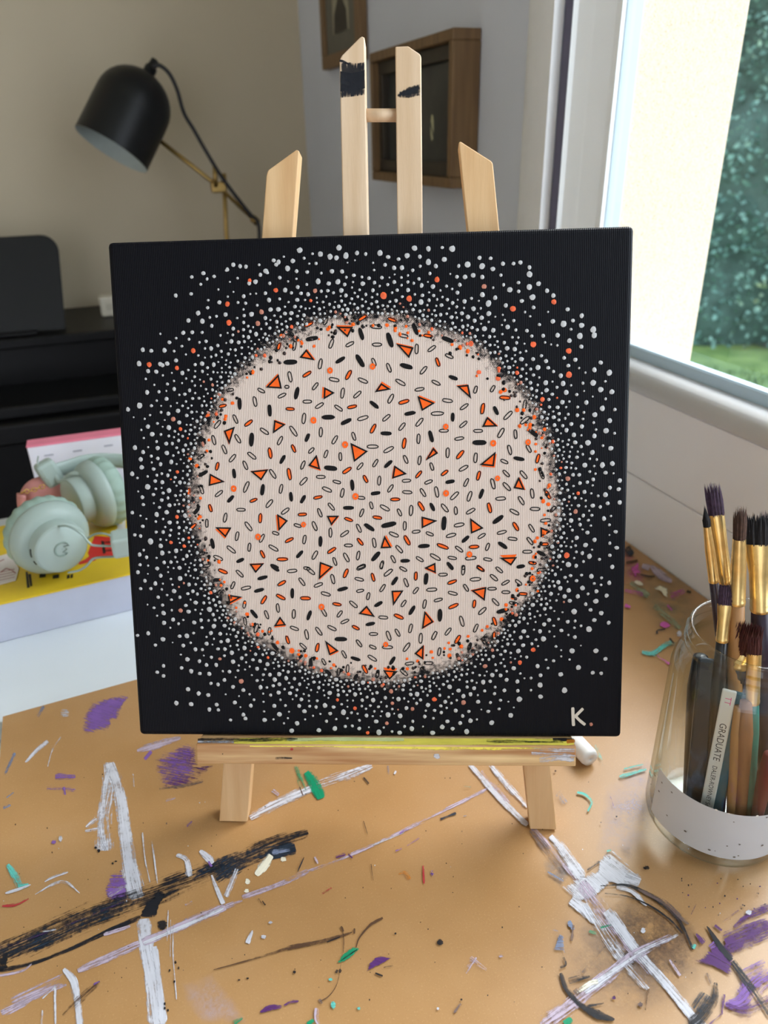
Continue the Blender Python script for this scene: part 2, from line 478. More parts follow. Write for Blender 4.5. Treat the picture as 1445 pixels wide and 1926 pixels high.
# outside: lawn and hedge
gr = NT('lawn'); v = gr.coord(); f = gr.noise(v, 6, 5)
gr.l(gr.ramp(f, [(.3, lin(78, 110, 56)), (.7, lin(112, 140, 78))]), gr.b.inputs['Base Color']); gr.b.inputs['Roughness'].default_value = .9
mb = MB(); mb.add([(.68, -4, -1.0), (14, -4, -1.0), (14, 14, -1.0), (.68, 14, -1.0)], [[0, 1, 2, 3]]); struct(mb, 'ground', gr.m)
bl = NT('grass_blades'); v = bl.coord(); bl.l(bl.ramp(bl.noise(v, 9, 3), [(.3, lin(74, 112, 52)), (.7, lin(118, 148, 80))]), bl.b.inputs['Base Color'])
mb = MB()
for k in range(7000):
    d = rnd.uniform(2.0, 5.6); a = R(rnd.uniform(36, 50)); x, y = d * math.sin(a), d * math.cos(a)
    if (x - 1.9) * .744 + (y - 6.6) * .668 > -.55: continue
    h = rnd.uniform(.03, .06); t = rnd.uniform(0, 6.28); dx, dy = .006 * math.cos(t), .006 * math.sin(t)
    mb.add([(x - dx, y - dy, -1.0), (x + dx, y + dy, -1.0), (x + dy * 3, y - dx * 3, -1.0 + h)], [[0, 1, 2]])
tag(mb.build('lawn_grass', bl.m), 'short green grass of the lawn seen low through the window', 'grass', kind='stuff')

lf = NT('hedge_leaf'); v = lf.coord()
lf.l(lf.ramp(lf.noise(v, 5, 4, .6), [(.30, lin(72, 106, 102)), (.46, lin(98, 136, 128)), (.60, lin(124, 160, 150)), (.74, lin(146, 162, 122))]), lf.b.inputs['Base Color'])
lf.b.inputs['Roughness'].default_value = .85; lf.b.inputs['Specular IOR Level'].default_value = .15
hd = thing('garden_hedge', 'tall bushy dark green hedge beyond the lawn outside the window', 'hedge', (4.6, 4.6, -1.0))
PTA, PTB = Vector((1.9, 6.6, 0)), Vector((6.3, 1.7, 0))
dv = (PTB - PTA).normalized(); nv = Vector((dv.y, -dv.x, 0))
if nv.dot(Vector((-1, -1, 0))) < 0: nv = -nv
body = MB(); NX, NZ = 60, 22; vs = []; fs = []
for i in range(NX + 1):
    for j in range(NZ + 1):
        s = i / NX; z = -1.0 + j / NZ * 3.3
        p = PTA.lerp(PTB, s)
        b = .28 * noise.noise(Vector((s * 16, z * 2.2, 3))) + .12 * noise.noise(Vector((s * 40, z * 6, 9)))
        lean = .10 * (z + 1)
        p = p + nv * (b - lean - .12); vs.append((p.x, p.y, z))
for i in range(NX):
    for j in range(NZ):
        a = i * (NZ + 1) + j; fs.append([a, a + 1, a + NZ + 2, a + NZ + 1])
# back side so that the hedge has depth
o = len(vs)
for i in range(NX + 1):
    for z in (-1.0, 2.3):
        p = PTA.lerp(PTB, i / NX) - nv * 1.3; vs.append((p.x, p.y, z))
for i in range(NX):
    a = o + i * 2; fs.append([a, a + 2, a + 3, a + 1]); t1 = i * (NZ + 1) + NZ; fs.append([t1, a + 1, a + 3, t1 + NZ + 1])
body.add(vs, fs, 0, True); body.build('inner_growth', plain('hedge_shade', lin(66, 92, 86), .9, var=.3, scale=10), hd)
lv = MB()
for k in range(22000):
    s = rnd.random(); z = -1.0 + 3.4 * rnd.random() ** .9
    p = PTA.lerp(PTB, s)
    b = .28 * noise.noise(Vector((s * 16, z * 2.2, 3))) + .12 * noise.noise(Vector((s * 40, z * 6, 9)))
    p = p + nv * (b - .10 * (z + 1) - .12 + rnd.uniform(-.04, .13)); p.z = z
    t = Vector((rnd.uniform(-1, 1), rnd.uniform(-1, 1), rnd.uniform(-1, .6))).normalized(); q = t.orthogonal().normalized(); q.rotate(Matrix.Rotation(rnd.uniform(0, 6.28), 3, t))
    L = rnd.uniform(.03, .06); w = L * .33
    mid = p + t * L * .5
    lv.add([p, mid + q * w, p + t * L, mid - q * w], [[0, 1, 2, 3]])
tag(lv.build('leaves', lf.m, hd), kind='stuff')

# ------------------------------------------------------------------ piano, music rest, lamp, pictures
zt = .080
pf = 1.575
pi = thing('upright_piano', 'black upright piano standing against the beige wall', 'piano', (-.45, 1.70, FLOOR))
PX0, PX1 = -1.02, .30
mb = MB(); box(mb, (PX0, pf + .02, FLOOR), (PX1, YB - .004, zt - .02), bev=.003); mb.build('cabinet', BLACK_LACQ, pi)
mb = MB(); box(mb, (PX0 - .01, pf - .005, zt - .02), (PX1 + .01, YB - .003, zt), bev=.004); mb.build('lid', BLACK_LACQ, pi)
mb = MB(); box(mb, (PX0, pf - .17, -.075), (PX1, pf + .02, -.035), bev=.006); mb.build('key_bed', BLACK_LACQ, pi)
mb = MB(); box(mb, (PX0 + .02, pf - .14, -.035), (PX1 - .02, pf + .018, -.012), bev=.005); mb.build('key_cover', BLACK_LACQ, pi)
for x in (PX0, PX1 - .05):
    mb = MB(); box(mb, (x, pf - .16, FLOOR), (x + .05, pf - .11, -.075), bev=.003); mb.build('leg', BLACK_LACQ, pi)
for x in (-.42, -.36, -.30):
    mb = MB(); box(mb, (x - .01, pf - .06, FLOOR + .03), (x + .01, pf + .02, FLOOR + .04), bev=.002); mb.build('pedal', BRASS, pi)

# rounded black music rest leaning on the piano lid
mr0, mr1 = atY(120, 604, 1.60), atY(105, 441, 1.66)
tl = mr1; sx = -1
outl = []
w_ = .58; top = tl.z; bot = zt + .001; x1 = mr0.x; rad = .03
xr_top = mr1.x
outl = [(x1 - w_, bot), (x1, bot), (xr_top + (x1 - xr_top) * .02, top - rad)]
for k in range(1, 7):
    a = R(15 * k); outl.append((xr_top - rad + rad * math.cos(a), top - rad + rad * math.sin(a)))
for k in range(0, 7):
    a = R(90 + 15 * k); outl.append((xr_top - w_ + .06 + rad * math.cos(a), top - rad + rad * math.sin(a)))
def mry(z): return 1.61 + (z - bot) * .32
mb = MB(); prism(mb, [(x, mry(z), z) for x, z in outl], [(x, mry(z) + .012, z) for x, z in outl], bev=.002)
mr = thing('music_rest', 'black music rest with a rounded corner propped on the piano lid', 'music stand', (x1 - .28, 1.61, zt))
mb.build('desk_panel', BLACK_MATT, mr)
mb = MB(); box(mb, (x1 - w_ + .03, 1.585, zt + .0005), (x1 - .05, 1.60, zt + .008), bev=.002); mb.build('book_ledge', BLACK_LACQ, mr)
mb = MB(); tube(mb, [(x1 - .2, 1.755, zt + .006), (x1 - .2, 1.668, zt + .12)], .004); mb.build('prop', BLACK_MATT, mr)

# small pale cube on the lid
a = atY(191, 592, 1.70)
mb = MB(); box(mb, (a.x, 1.70, zt + .0003), (a.x + .045, 1.735, zt + .042), bev=.005, seg=3)
wb = thing('plug_box', 'small cream box on the piano lid beside the canvas edge', 'box', (a.x + .02, 1.717, zt))
mb.build('casing', plain('cream_plastic', lin(206, 198, 178), .5), wb)
mb = MB(); box(mb, (a.x + .012, 1.6985, zt + .014), (a.x + .033, 1.6999, zt + .028), bev=.0005); mb.build('socket_face', plain('ivory_plastic', lin(190, 182, 162), .5), wb)

# brass lamp with a black dome shade
LY = 1.62
lp = thing('desk_lamp', 'black dome desk lamp on a thin brass arm standing on the piano', 'lamp', tuple(atY(430, 560, LY).xy) + (zt,))
A = atY(279, 139, LY); B = atY(208, 284, LY)
ax = (B - A).normalized(); vd = (CAM - B).normalized()
ax = (ax + vd * .02 - Vector((0, .16, 0))).normalized()
Lh = (B - A).length * 1.0; rs = .0675
prof = []
for k in range(0, 10):
    a_ = R(10 * k); prof.append((rs * .985 * math.sin(a_) + .0005, rs * (1 - math.cos(a_)) * .95))
prof += [(rs, Lh * .62), (rs * 1.01, Lh)]
inner = [(r - .002, z + (.002 if z < .06 else 0)) for r, z in prof][::-1]
Ml = Matrix.Translation(A) @ frame_of(ax).to_4x4()
mb = MB(); lathe(mb, prof, 64, Ml); mb.build('shade', BLACK_MATT, lp)
shd = MB(); lathe(shd, [(rs * 1.01, Lh)] + [(max(r, .0003), z) for r, z in inner], 64, Ml); shd.build('shade_lining', plain('white_enamel', lin(176, 186, 182), .5), lp)
mb = MB(); lathe(mb, [(.0002, .10), (.012, .096), (.02, .085), (.022, .07), (.014, .045), (.012, .02)], 24, Ml); mb.build('bulb', plain('opal_glass', lin(225, 225, 220), .3), lp)
mb = MB(); lathe(mb, [(.011, .006), (.011, -.012), (.008, -.016), (.0065, -.028), (.0005, -.029)], 20, Ml); mb.build('shade_cap', BLACK_MATT, lp)
P0, P1, P2 = atY(292, 258, LY + .0), atY(410, 350, LY), atY(478, 413, LY)
mb = MB(); tube(mb, [P0, P1, P2], .0042, 12); mb.build('arm', BRASS, lp)
mb = MB(); tube(mb, [atY(404, 312, LY - .012), atY(406, 352, LY - .012)], .0045, 12); tube(mb, [atY(421, 326, LY), atY(424, 352, LY)], .0045, 12)
box(mb, tuple(P1 + Vector((-.014, -.012, -.012))), tuple(P1 + Vector((.016, .006, .008))), bev=.003); mb.build('joint', BRASS, lp)
st0 = atY(421, 330, LY); st1 = atY(426, 440, LY); st2 = Vector((st1.x + .004, LY, zt + .012))
mb = MB(); tube(mb, [st0, st1, st2], .0045, 12); mb.build('stem', BRASS, lp)
mb = MB(); lathe(mb, [(.0005, .014), (.07, .014), (.075, .010), (.075, .0005), (.0005, .0003)], 48, Matrix.Translation((st2.x, LY, zt))); mb.build('base', BLACK_MATT, lp)
mb = MB(); tube(mb, [P2 + Vector((-.004, -.006, .004)), P2 + Vector((.006, -.006, -.006))], .008, 12); mb.build('end_knob', BRASS, lp)
cpts = [(287, 126), (300, 123), (318, 138), (333, 168), (346, 212), (364, 243), (385, 280), (414, 328), (440, 364), (470, 402), (484, 416), (488, 440), (487, 480)]
cp = [atY(x, y, LY - .015) for x, y in cpts]
cp += [Vector((cp[-1].x, LY - .01, zt + .03)), Vector((cp[-1].x + .02, LY + .01, zt + .006)), Vector((cp[-1].x + .03, LY + .15, zt + .006))]
mb = MB(); tube(mb, smooth_path(cp, 6), .0038, 10); mb.build('cable', plain('black_flex', (.015, .013, .014), .6), lp)

# pictures on the window wall
pd = NT('dark_oil_painting'); v = pd.coord(); f = pd.noise(v, 14, 5)
pd.l(pd.ramp(f, [(.35, lin(40, 40, 40)), (.6, lin(62, 62, 58)), (.8, lin(84, 82, 74))]), pd.b.inputs['Base Color']); pd.b.inputs['Roughness'].default_value = .4


def picture(name, label, y0, y1, z0, z1, depth, fw, inner):
    t = thing(name, label, 'picture', (XW, (y0 + y1) / 2, z0))
    fr = MB()
    for lo, hi in (((y0, z0), (y1, z0 + fw)), ((y0, z1 - fw), (y1, z1)), ((y0, z0 + fw), (y0 + fw, z1 - fw)), ((y1 - fw, z0 + fw), (y1, z1 - fw))):
        box(fr, (XW - depth, lo[0], lo[1]), (XW - .001, hi[0], hi[1]), bev=.0015)
    fr.build('frame', OAK, t); inner(t, y0 + fw, y1 - fw, z0 + fw, z1 - fw, XW - depth); return t


def in_big(t, y0, y1, z0, z1, xf):
    sl = MB(); s = .018
    for lo, hi in (((y0, z0), (y1, z0 + s)), ((y0, z1 - s), (y1, z1)), ((y0, z0 + s), (y0 + s, z1 - s)), ((y1 - s, z0 + s), (y1, z1 - s))):
        box(sl, (xf + .010, lo[0], lo[1]), (XW - .002, hi[0], hi[1]), bev=.001)
    sl.build('slip', plain('dark_walnut', lin(52, 44, 34), .5, var=.2), t)
    p = MB(); box(p, (xf + .020, y0 + s, z0 + s), (XW - .002, y1 - s, z1 - s))
    pts = [(0, .5), (.09, 0), (0, -.5), (-.09, 0)]; c = ((y0 + y1) / 2 + .0, (z0 + z1) / 2 - .005)
    q = atX(813, 240, xf + .0195)
    p.add([(xf + .0195, q.y + .006 * math.cos(R(30 * k)), q.z + .017 * math.sin(R(30 * k))) for k in range(12)], [list(range(12))[::-1]], 1)  # pale glint on the picture, painted in as a small oval
    for (a, b) in (((826, 300), (800, 180)), ((770, 110), (795, 330)),):
        u, w = atX(*a, xf + .0193), atX(*b, xf + .0193)
        p.add([u, w, w + Vector((0, .004, 0)), u + Vector((0, .004, 0))], [[0, 1, 2, 3]], 2)
    p.build('painting', [pd.m, plain('pale_glint', lin(190, 186, 150), .5), plain('dim_brushwork', lin(72, 72, 66), .5)], t)


picture('framed_painting', 'dark painting in a deep oak frame behind the easel posts', .982, 1.292, .344, .526, .040, .013, in_big)


def in_small(t, y0, y1, z0, z1, xf):
    p = MB(); box(p, (xf + .006, y0, z0), (XW - .002, y1, z1)); p.build('mount', plain('dark_mount', lin(104, 100, 88), .7), t)
    q = MB(); my, mz = .045, .030
    box(q, (xf + .0052, y0 + my, z0 + mz), (xf + .0060, y1 - my, z1 - mz)); 
    o = q.build('photograph', plain('aged_print', lin(160, 152, 128), .6), t)
    s = MB(); cy, cz = (y0 + y1) / 2, z0 + mz
    fig = [(-.040, 0), (.040, 0), (.036, .030), (.016, .048), (.012, .056)] + [(.019 * math.cos(R(-40 + 20 * k)), .072 + .022 * math.sin(R(-40 + 20 * k))) for k in range(14)] + [(-.012, .056), (-.016, .048), (-.036, .030)]
    s.add([(xf + .005, cy + a, cz + b) for a, b in fig], [list(range(len(fig)))])
    sub(o); s.build('dark_figure', plain('sepia_dark', lin(58, 52, 44), .7), o)


picture('framed_photograph', 'small oak-framed portrait photograph hung high left of the easel posts', 1.405, 1.630, .528, .70, .018, .022, in_small)

# ------------------------------------------------------------------ white desk behind, the work table
BOARD = [(-.1345, .1), (-.1323, .5375), (-.0287, .5450), (.4985, .5900), (.4985, -.05), (-.1345, -.05)]
dk = thing('white_desk', 'white laminate desk carrying the yellow book behind the painting board', 'desk', (-.3, .72, FLOOR))
mb = MB(); box(mb, (-.95, .50, -.032), (.495, .936, -.0044), bev=.002); mb.build('desktop', DESK_WHITE, dk)
for x in (-.93, .44):
    for y in (.53, .88):
        mb = MB(); box(mb, (x, y, FLOOR), (x + .04, y + .04, -.032), bev=.002); mb.build('leg', DESK_WHITE, dk)
wt = thing('work_table', 'plain wooden work table under the paint-stained brown board', 'table', (.18, .2, FLOOR))
mb = MB(); box(mb, (-.131, -.40, -.030), (.495, .4985, -.0044), bev=.002); mb.build('tabletop', plain('table_birch', lin(120, 96, 70), .5), wt)
for x in (-.12, .44):
    for y in (-.38, .42):
        mb = MB(); box(mb, (x, y, FLOOR), (x + .045, y + .045, -.030), bev=.002); mb.build('leg', plain('table_leg_birch', lin(120, 96, 70), .5), wt)

# kraft board with its paint
kb = NT('kraft_board'); v = kb.coord()
n1 = kb.noise(v, 7, 4, .6); n2 = kb.noise(v, 900, 3, .7); n3 = kb.noise(v, 60, 4, .6)
c = kb.ramp(n1, [(.3, lin(166, 124, 76)), (.5, lin(176, 134, 86)), (.7, lin(182, 142, 98))])
c = kb.mix(kb.math('MULTIPLY', kb.math('GREATER_THAN', n2, .62), .25), c, lin(214, 178, 128))
c = kb.mix(kb.math('MULTIPLY', kb.math('LESS_THAN', n2, .36), .22), c, lin(128, 90, 52))
c = kb.mix(kb.math('MULTIPLY', n3, .10), c, lin(150, 100, 60))
kb.l(c, kb.b.inputs['Base Color']); kb.b.inputs['Roughness'].default_value = .34; kb.b.inputs['Specular IOR Level'].default_value = .45; kb.bump(n2, .08, .0003)
brd = MB(); prism(brd, [(x, y, 0) for x, y in [(-.106, -.30), (-.1323, .5375), (-.0287, .5450), (.4985, .5900), (.4985, -.30)]],
                  [(x, y, -.004) for x, y in [(-.106, -.30), (-.1323, .5375), (-.0287, .5450), (.4985, .5900), (.4985, -.30)]])
lift = [1]


def tb(x, y, l): return atZ(x, y, .00006 + l * 6e-6)
def S(pts, w, mi, dry=.25, **k): lift[0] += 1; stroke(brd, pts, w, mi, dry, tb, lift[0], **k)
def Bl(poly, mi, dry=.25, jit=2.0, rot=0): lift[0] += 1; blob(brd, poly, WASH.get(mi, mi) if dry >= .5 else mi, dry, tb, lift[0], jit, rot)


# faint washes and one painted sheen first
Bl([(340, 1850), (400, 1830), (440, 1880), (470, 1926), (380, 1926), (350, 1890)], LI, .62)
Bl([(20, 1870), (120, 1825), (125, 1850), (60, 1885), (10, 1915)], LI, .42, rot=-.45)
S([(2, 1905), (60, 1878), (125, 1852)], [20, 16, 10], LI, .5)
Bl(ell(1195, 1795, 145, 120, 18), DI, .60)
Bl(ell(1230, 1760, 95, 70, 12, .6), BR, .60)
Bl([(1290, 1060), (1230, 1050), (1190, 1120), (1230, 1180), (1300, 1210), (1320, 1160)], SG, .60)
Bl([(1140, 1480), (1230, 1400), (1230, 1560), (1180, 1640), (1120, 1600)], LI, .66)  # pale lilac window sheen left of the jar, put into the board's colour
Bl([(1020, 1620), (1060, 1590), (1080, 1640), (1055, 1670), (1030, 1655)], BG, .53)
Bl([(1170, 1010), (1215, 1075), (1215, 1105), (1172, 1100)], PK, .5)
# purple squares upper left
Bl([(152, 1384), (158, 1342), (172, 1322), (210, 1312), (248, 1304), (230, 1330), (222, 1352), (208, 1354), (207, 1371)], PU, .30, 1.2, .3)
Bl([(286, 1428), (340, 1400), (372, 1392), (376, 1450), (410, 1440), (370, 1470), (340, 1485), (296, 1490)], VI, .48, 2, .2)
Bl([(290, 1420), (340, 1398), (372, 1390), (376, 1460), (330, 1480), (296, 1486)], PU, .50, 2, .2)
S([(258, 1412), (290, 1402), (340, 1388)], [8, 18, 10], LI, .36); S([(272, 1428), (285, 1413)], 7, PU, .2)
S([(104, 1461), (142, 1461)], [16, 10], PU, .42); S([(88, 1482), (142, 1486)], 16, PU, .57); S([(120, 1480), (122, 1495)], 8, PU, .5)
S([(300, 1484), (350, 1477), (382, 1468)], 8, DI, .5)
S([(48, 1434), (68, 1412), (90, 1394)], [5, 9, 12], WH, .42); S([(90, 1442), (98, 1410), (114, 1386)], [3, 6, 4], WH, .46)
Bl(ell(122, 1341, 10, 9), WH, .42, 1.5); S([(70, 1348), (82, 1328)], 8, BG, .5); S([(9, 1457), (28, 1416)], [5, 10], BG, .36)
S([(6, 1520), (20, 1514)], 6, BG, .46); S([(12, 1500), (26, 1490)], 4, BG, .5)
S([(252, 1480), (250, 1455)], 5, WH, .5); S([(330, 1500), (312, 1506)], 8, LI, .46)
S([(352, 1555), (362, 1545)], 8, PU, .5)
# tall white sweep on the left
S([(203, 1434), (205, 1480), (196, 1540), (196, 1600)], [22, 34, 42, 44], WH, .46)
S([(205, 1436), (222, 1480), (232, 1540), (240, 1600), (250, 1660), (258, 1690)], [24, 26, 26, 30, 40, 36], WH, .27)
S([(205, 1445), (196, 1490), (190, 1560), (200, 1600)], [10, 12, 14, 12], WH, .33)
S([(270, 1728), (276, 1780), (288, 1850), (298, 1926)], [30, 30, 34, 40], WH, .26); S([(290, 1780), (300, 1850), (306, 1926)], [14, 14, 14], WH, .2)
S([(162, 1556), (182, 1540)], [6, 14], WH, .42); S([(160, 1563), (190, 1558)], 8, WH, .5)
Bl([(200, 1690), (196, 1672), (208, 1644), (228, 1636), (240, 1660), (240, 1690), (220, 1700)], PU, .33, 1.5); S([(205, 1685), (232, 1668)], 16, LI, .56)
# black diagonal
S([(-4, 1800), (80, 1762), (170, 1722), (265, 1690), (350, 1658), (440, 1622), (510, 1590), (580, 1566)], [56, 60, 58, 56, 58, 48, 40, 22], BK, .46)
S([(-4, 1800), (90, 1762), (180, 1720), (262, 1692)], [50, 50, 44, 40], NV, .53)
S([(-4, 1826), (60, 1812), (120, 1790), (190, 1758), (264, 1724)], [10, 8, 8, 10, 12], BK, .25)
S([(-4, 1782), (30, 1776), (85, 1755), (170, 1722), (250, 1690)], [6, 5, 5, 5, 5], VI, .6)
Bl([(262, 1724), (276, 1700), (292, 1686), (298, 1672), (310, 1682), (300, 1700), (294, 1722), (278, 1728)], BK, .12, 1.5)
Bl([(-2, 1805), (16, 1790), (14, 1820), (-2, 1828)], BK, .2, 2)
S([(405, 1652), (450, 1622), (500, 1604), (556, 1598)], [34, 40, 36, 30], NV, .42); S([(500, 1610), (556, 1594)], [20, 26], NV, .22)
S([(360, 1650), (420, 1620), (470, 1600)], [20, 20, 14], NV, .46)
S([(0, 1835), (40, 1826), (60, 1812)], [10, 8, 4], LI, .4)
S([(482, 1646), (496, 1628), (510, 1608)], [10, 20, 14], CR, .2); Bl(ell(466, 1658, 5, 6), CR, .2, 1); Bl(ell(464, 1676, 5, 4), CR, .2, 1); Bl(ell(533, 1616, 6, 5), CR, .25, 1)
S([(512, 1604), (545, 1598)], [14, 10], BG, .4)
# lilac diagonal under it
S([(146, 1826), (200, 1802), (262, 1774)], [12, 18, 18], LI, .34); S([(268, 1772), (340, 1742), (424, 1706)], [20, 20, 20], LI, .28); S([(270, 1774), (350, 1740), (420, 1708)], 9, WH, .3)
S([(424, 1706), (456, 1694)], [14, 6], LI, .36); S([(456, 1688), (520, 1664), (580, 1638)], [16, 15, 14], LI, .44); S([(580, 1638), (660, 1608), (760, 1562)], [8, 8, 9], LI, .44)
S([(740, 1572), (820, 1532), (920, 1482)], [9, 9, 9], LI, .42); S([(195, 1758), (245, 1742)], [8, 8], LI, .36); S([(80, 1752), (106, 1748)], 4, WH, .4)
S([(700, 1590), (760, 1566)], 4, WH, .4)
# small strokes left
S([(120, 1822), (138, 1846), (146, 1890), (150, 1930)], [10, 18, 16, 18], WH, .25); S([(104, 1926), (104, 1862), (102, 1856)], [6, 6, 4], WH, .36); S([(80, 1878), (102, 1858)], 4, WH, .4)
S([(78, 1926), (79, 1900)], 8, WH, .5); S([(118, 1910), (150, 1880), (188, 1846)], [10, 20, 8], BR, .5); S([(176, 1852), (188, 1846)], 6, PU, .4)
S([(332, 1608), (350, 1618), (358, 1648)], [10, 12, 18], WH, .40); S([(376, 1600), (392, 1614), (400, 1624)], [8, 16, 12], WH, .25); S([(392, 1620), (398, 1630)], 6, PU, .35)
S([(398, 1646), (408, 1672), (420, 1700)], [5, 10, 12], WH, .27); S([(446, 1634), (438, 1654), (424, 1686)], [10, 14, 16], WH, .40); S([(268, 1566), (274, 1620), (282, 1660)], 4, WH, .40); S([(286, 1582), (292, 1630), (296, 1662)], 4, WH, .38)
S([(316, 1712), (314, 1770)], 5, WH, .48); S([(326, 1735), (326, 1800), (332, 1880)], 4, WH, .46); S([(321, 1730), (320, 1800)], 3, WH, .46)
Bl(ell(306, 1740, 10, 11), BK, .2, 1.5)
S([(84, 1658), (100, 1650), (128, 1640)], [3, 7, 5], WH, .34); S([(66, 1682), (116, 1658), (150, 1680)], [2, 8, 3], WH, .34)
S([(14, 1626), (30, 1650), (40, 1668)], [12, 22, 18], TE, .42); S([(34, 1668), (54, 1664)], [14, 8], TE, .25); S([(10, 1680), (30, 1674), (58, 1664)], [4, 7, 3], WH, .25)
S([(4, 1704), (28, 1702), (54, 1690)], [4, 8, 3], RE, .34); Bl(ell(101, 1584, 5, 4), PU, .25, 1); Bl(ell(114, 1577, 4, 7), WH, .34, 1)
S([(465, 1774), (475, 1750)], [12, 5], WH, .3); S([(348, 1702), (362, 1696)], 10, LI, .5)
for (x, y) in ((310, 1888), (316, 1900), (310, 1896), (330, 1810), (336, 1820), (319, 1826), (328, 1846), (450, 1843), (466, 1840), (180, 1594), (186, 1600), (212, 1624), (218, 1620)): Bl(ell(x, y, rnd.uniform(1.5, 3), rnd.uniform(1.5, 3.5)), BK, .25, .6)
# centre
S([(470, 1538), (520, 1512), (580, 1484), (640, 1462), (700, 1440)], [16, 26, 22, 24, 16], WH, .44); S([(474, 1536), (560, 1496), (600, 1480)], 7, WH, .3)
S([(556, 1440), (566, 1466), (574, 1486)], [12, 22, 22], GR, .60); S([(576, 1452), (590, 1472), (604, 1500)], [14, 24, 24], GR, .25); S([(598, 1486), (604, 1502)], [20, 16], GR, .1)
S([(564, 1480), (570, 1496)], 3, BR, .3); S([(512, 1487), (524, 1496)], 14, LI, .45)
S([(730, 1440), (731, 1456)], 5, BG, .4); S([(745, 1450), (742, 1456)], 4, WH, .2); S([(684, 1462), (694, 1474)], [3, 5], BK, .35)
S([(829, 1541), (840, 1536), (858, 1529)], [7, 4, 7], NV, .3); S([(872, 1535), (878, 1534)], 3, BG, .35)
S([(752, 1568), (760, 1562), (770, 1560)], 6, PU, .52); S([(765, 1590), (790, 1575)], 6, PU, .52); S([(744, 1600), (756, 1596)], 6, PU, .5)
S([(632, 1612), (650, 1606)], [8, 8], VI, .35); S([(655, 1606), (663, 1614)], 3, VI, .3); S([(592, 1612), (598, 1624)], 8, LI, .44)
S([(684, 1544), (692, 1570)], 2, BR, .3); S([(698, 1625), (702, 1656)], 2, BR, .4); S([(606, 1680), (624, 1670)], 9, RE, .52)
S([(750, 1643), (762, 1642), (770, 1654)], [8, 9, 12], ORG, .36); S([(797, 1628), (798, 1662)], [7, 6], RE, .45); Bl(ell(813, 1642, 4, 5), PU, .45, 1)
S([(402, 1824), (470, 1805), (540, 1784)], [2, 4, 7], BR, .34); S([(540, 1784), (600, 1772), (662, 1753)], [12, 12, 5], BR, .40); S([(615, 1772), (640, 1762)], 3, BK, .25)
S([(720, 1726), (696, 1740), (676, 1764), (670, 1782)], [6, 5, 3, 2], BR, .25); S([(644, 1744), (647, 1768), (646, 1792)], [4, 2, 2], BR, .3); S([(642, 1742), (646, 1752)], 5, BR, .3); S([(667, 1746), (667, 1756)], 4, BR, .3)
Bl([(634, 1812), (648, 1792), (664, 1782), (677, 1784), (660, 1800), (646, 1809)], GR, .1, .8); S([(640, 1808), (660, 1794), (672, 1786)], 3, BK, .4)
S([(642, 1812), (634, 1850), (620, 1872), (602, 1884)], 2, BR, .36); S([(632, 1830), (635, 1824)], 5, BK, .2); S([(600, 1880), (605, 1888)], 10, DI, .45)
Bl([(690, 1827), (696, 1810), (712, 1798), (738, 1801), (720, 1812), (704, 1818)], VI, .28, .8, .3); S([(706, 1830), (720, 1836)], [3, 5], BK, .25); S([(722, 1820), (740, 1816)], 4, BK, .5)
S([(490, 1904), (508, 1895), (530, 1893)], [5, 12, 7], VI, .25); S([(534, 1891), (548, 1884), (562, 1883)], [4, 8, 4], VI, .28)
Bl(ell(828, 1772, 6, 6), BK, .05, .8); Bl(ell(554, 1828, 3, 3), BK, .05, .4); Bl(ell(640, 1826, 3, 4), BK, .1, .5)
Bl(ell(622, 1842, 4, 3), TE, .2, .5); Bl(ell(627, 1890, 5, 8), TE, .3, 1); Bl(ell(675, 1896, 4, 4), TE, .35, .8); Bl(ell(496, 1762, 5, 4), WH, .2, 1); Bl(ell(509, 1735, 4, 3), WH, .25, .8)
S([(596, 1896), (595, 1915), (600, 1926)], [10, 12, 10], LI, .42); S([(578, 1926), (590, 1918)], 9, GR, .2); S([(440, 1924), (456, 1914)], [12, 6], GR, .25)
S([(494, 1694), (500, 1702)], 6, BK, .4); S([(486, 1690), (492, 1698)], 4, BR, .45); S([(560, 1640), (572, 1612)], 4, NV, .45)
S([(876, 1830), (895, 1800)], [14, 14], LI, .55); S([(885, 1800), (915, 1825)], 14, LI, .58); Bl(ell(943, 1798, 5, 3), LI, .4, 1); S([(855, 1905), (868, 1888)], 8, DI, .52); Bl(ell(868, 1880, 2, 2), BK, .1, .4); Bl(ell(744, 1756, 2, 2), BK, .1, .4); Bl(ell(824, 1897, 2.5, 3), WH, .2, .5)
# right: long white ruled strokes
S([(884, 1438), (940, 1500), (992, 1552)], [12, 13, 12], WH, .25); S([(922, 1438), (960, 1482), (992, 1518)], [12, 14, 12], WH, .36); S([(905, 1450), (960, 1510)], 16, LI, .52)
S([(1000, 1556), (1040, 1600), (1088, 1660)], [14, 12, 10], LI, .44); S([(1036, 1572), (1064, 1606), (1096, 1652)], [14, 24, 26], WH, .30); S([(1000, 1560), (1060, 1640)], 20, DI, .5)
Bl([(1058, 1668), (1088, 1650), (1120, 1640), (1136, 1606), (1158, 1598), (1184, 1626), (1208, 1660), (1192, 1670), (1150, 1660), (1110, 1692), (1080, 1698)], WH, .24, 3, .7)
S([(1076, 1690), (1100, 1710), (1118, 1736)], [30, 26, 12], WH, .30); S([(1092, 1660), (1130, 1710), (1180, 1774), (1230, 1830)], [34, 40, 40, 30], LI, .46)
S([(1142, 1712), (1190, 1778), (1240, 1836), (1290, 1894), (1330, 1945)], [26, 20, 20, 20, 26], WH, .27); S([(1100, 1700), (1160, 1790), (1220, 1860)], [20, 30, 20], WH, .46); S([(1160, 1668), (1190, 1676), (1216, 1704)], [14, 14, 6], WH, .36)
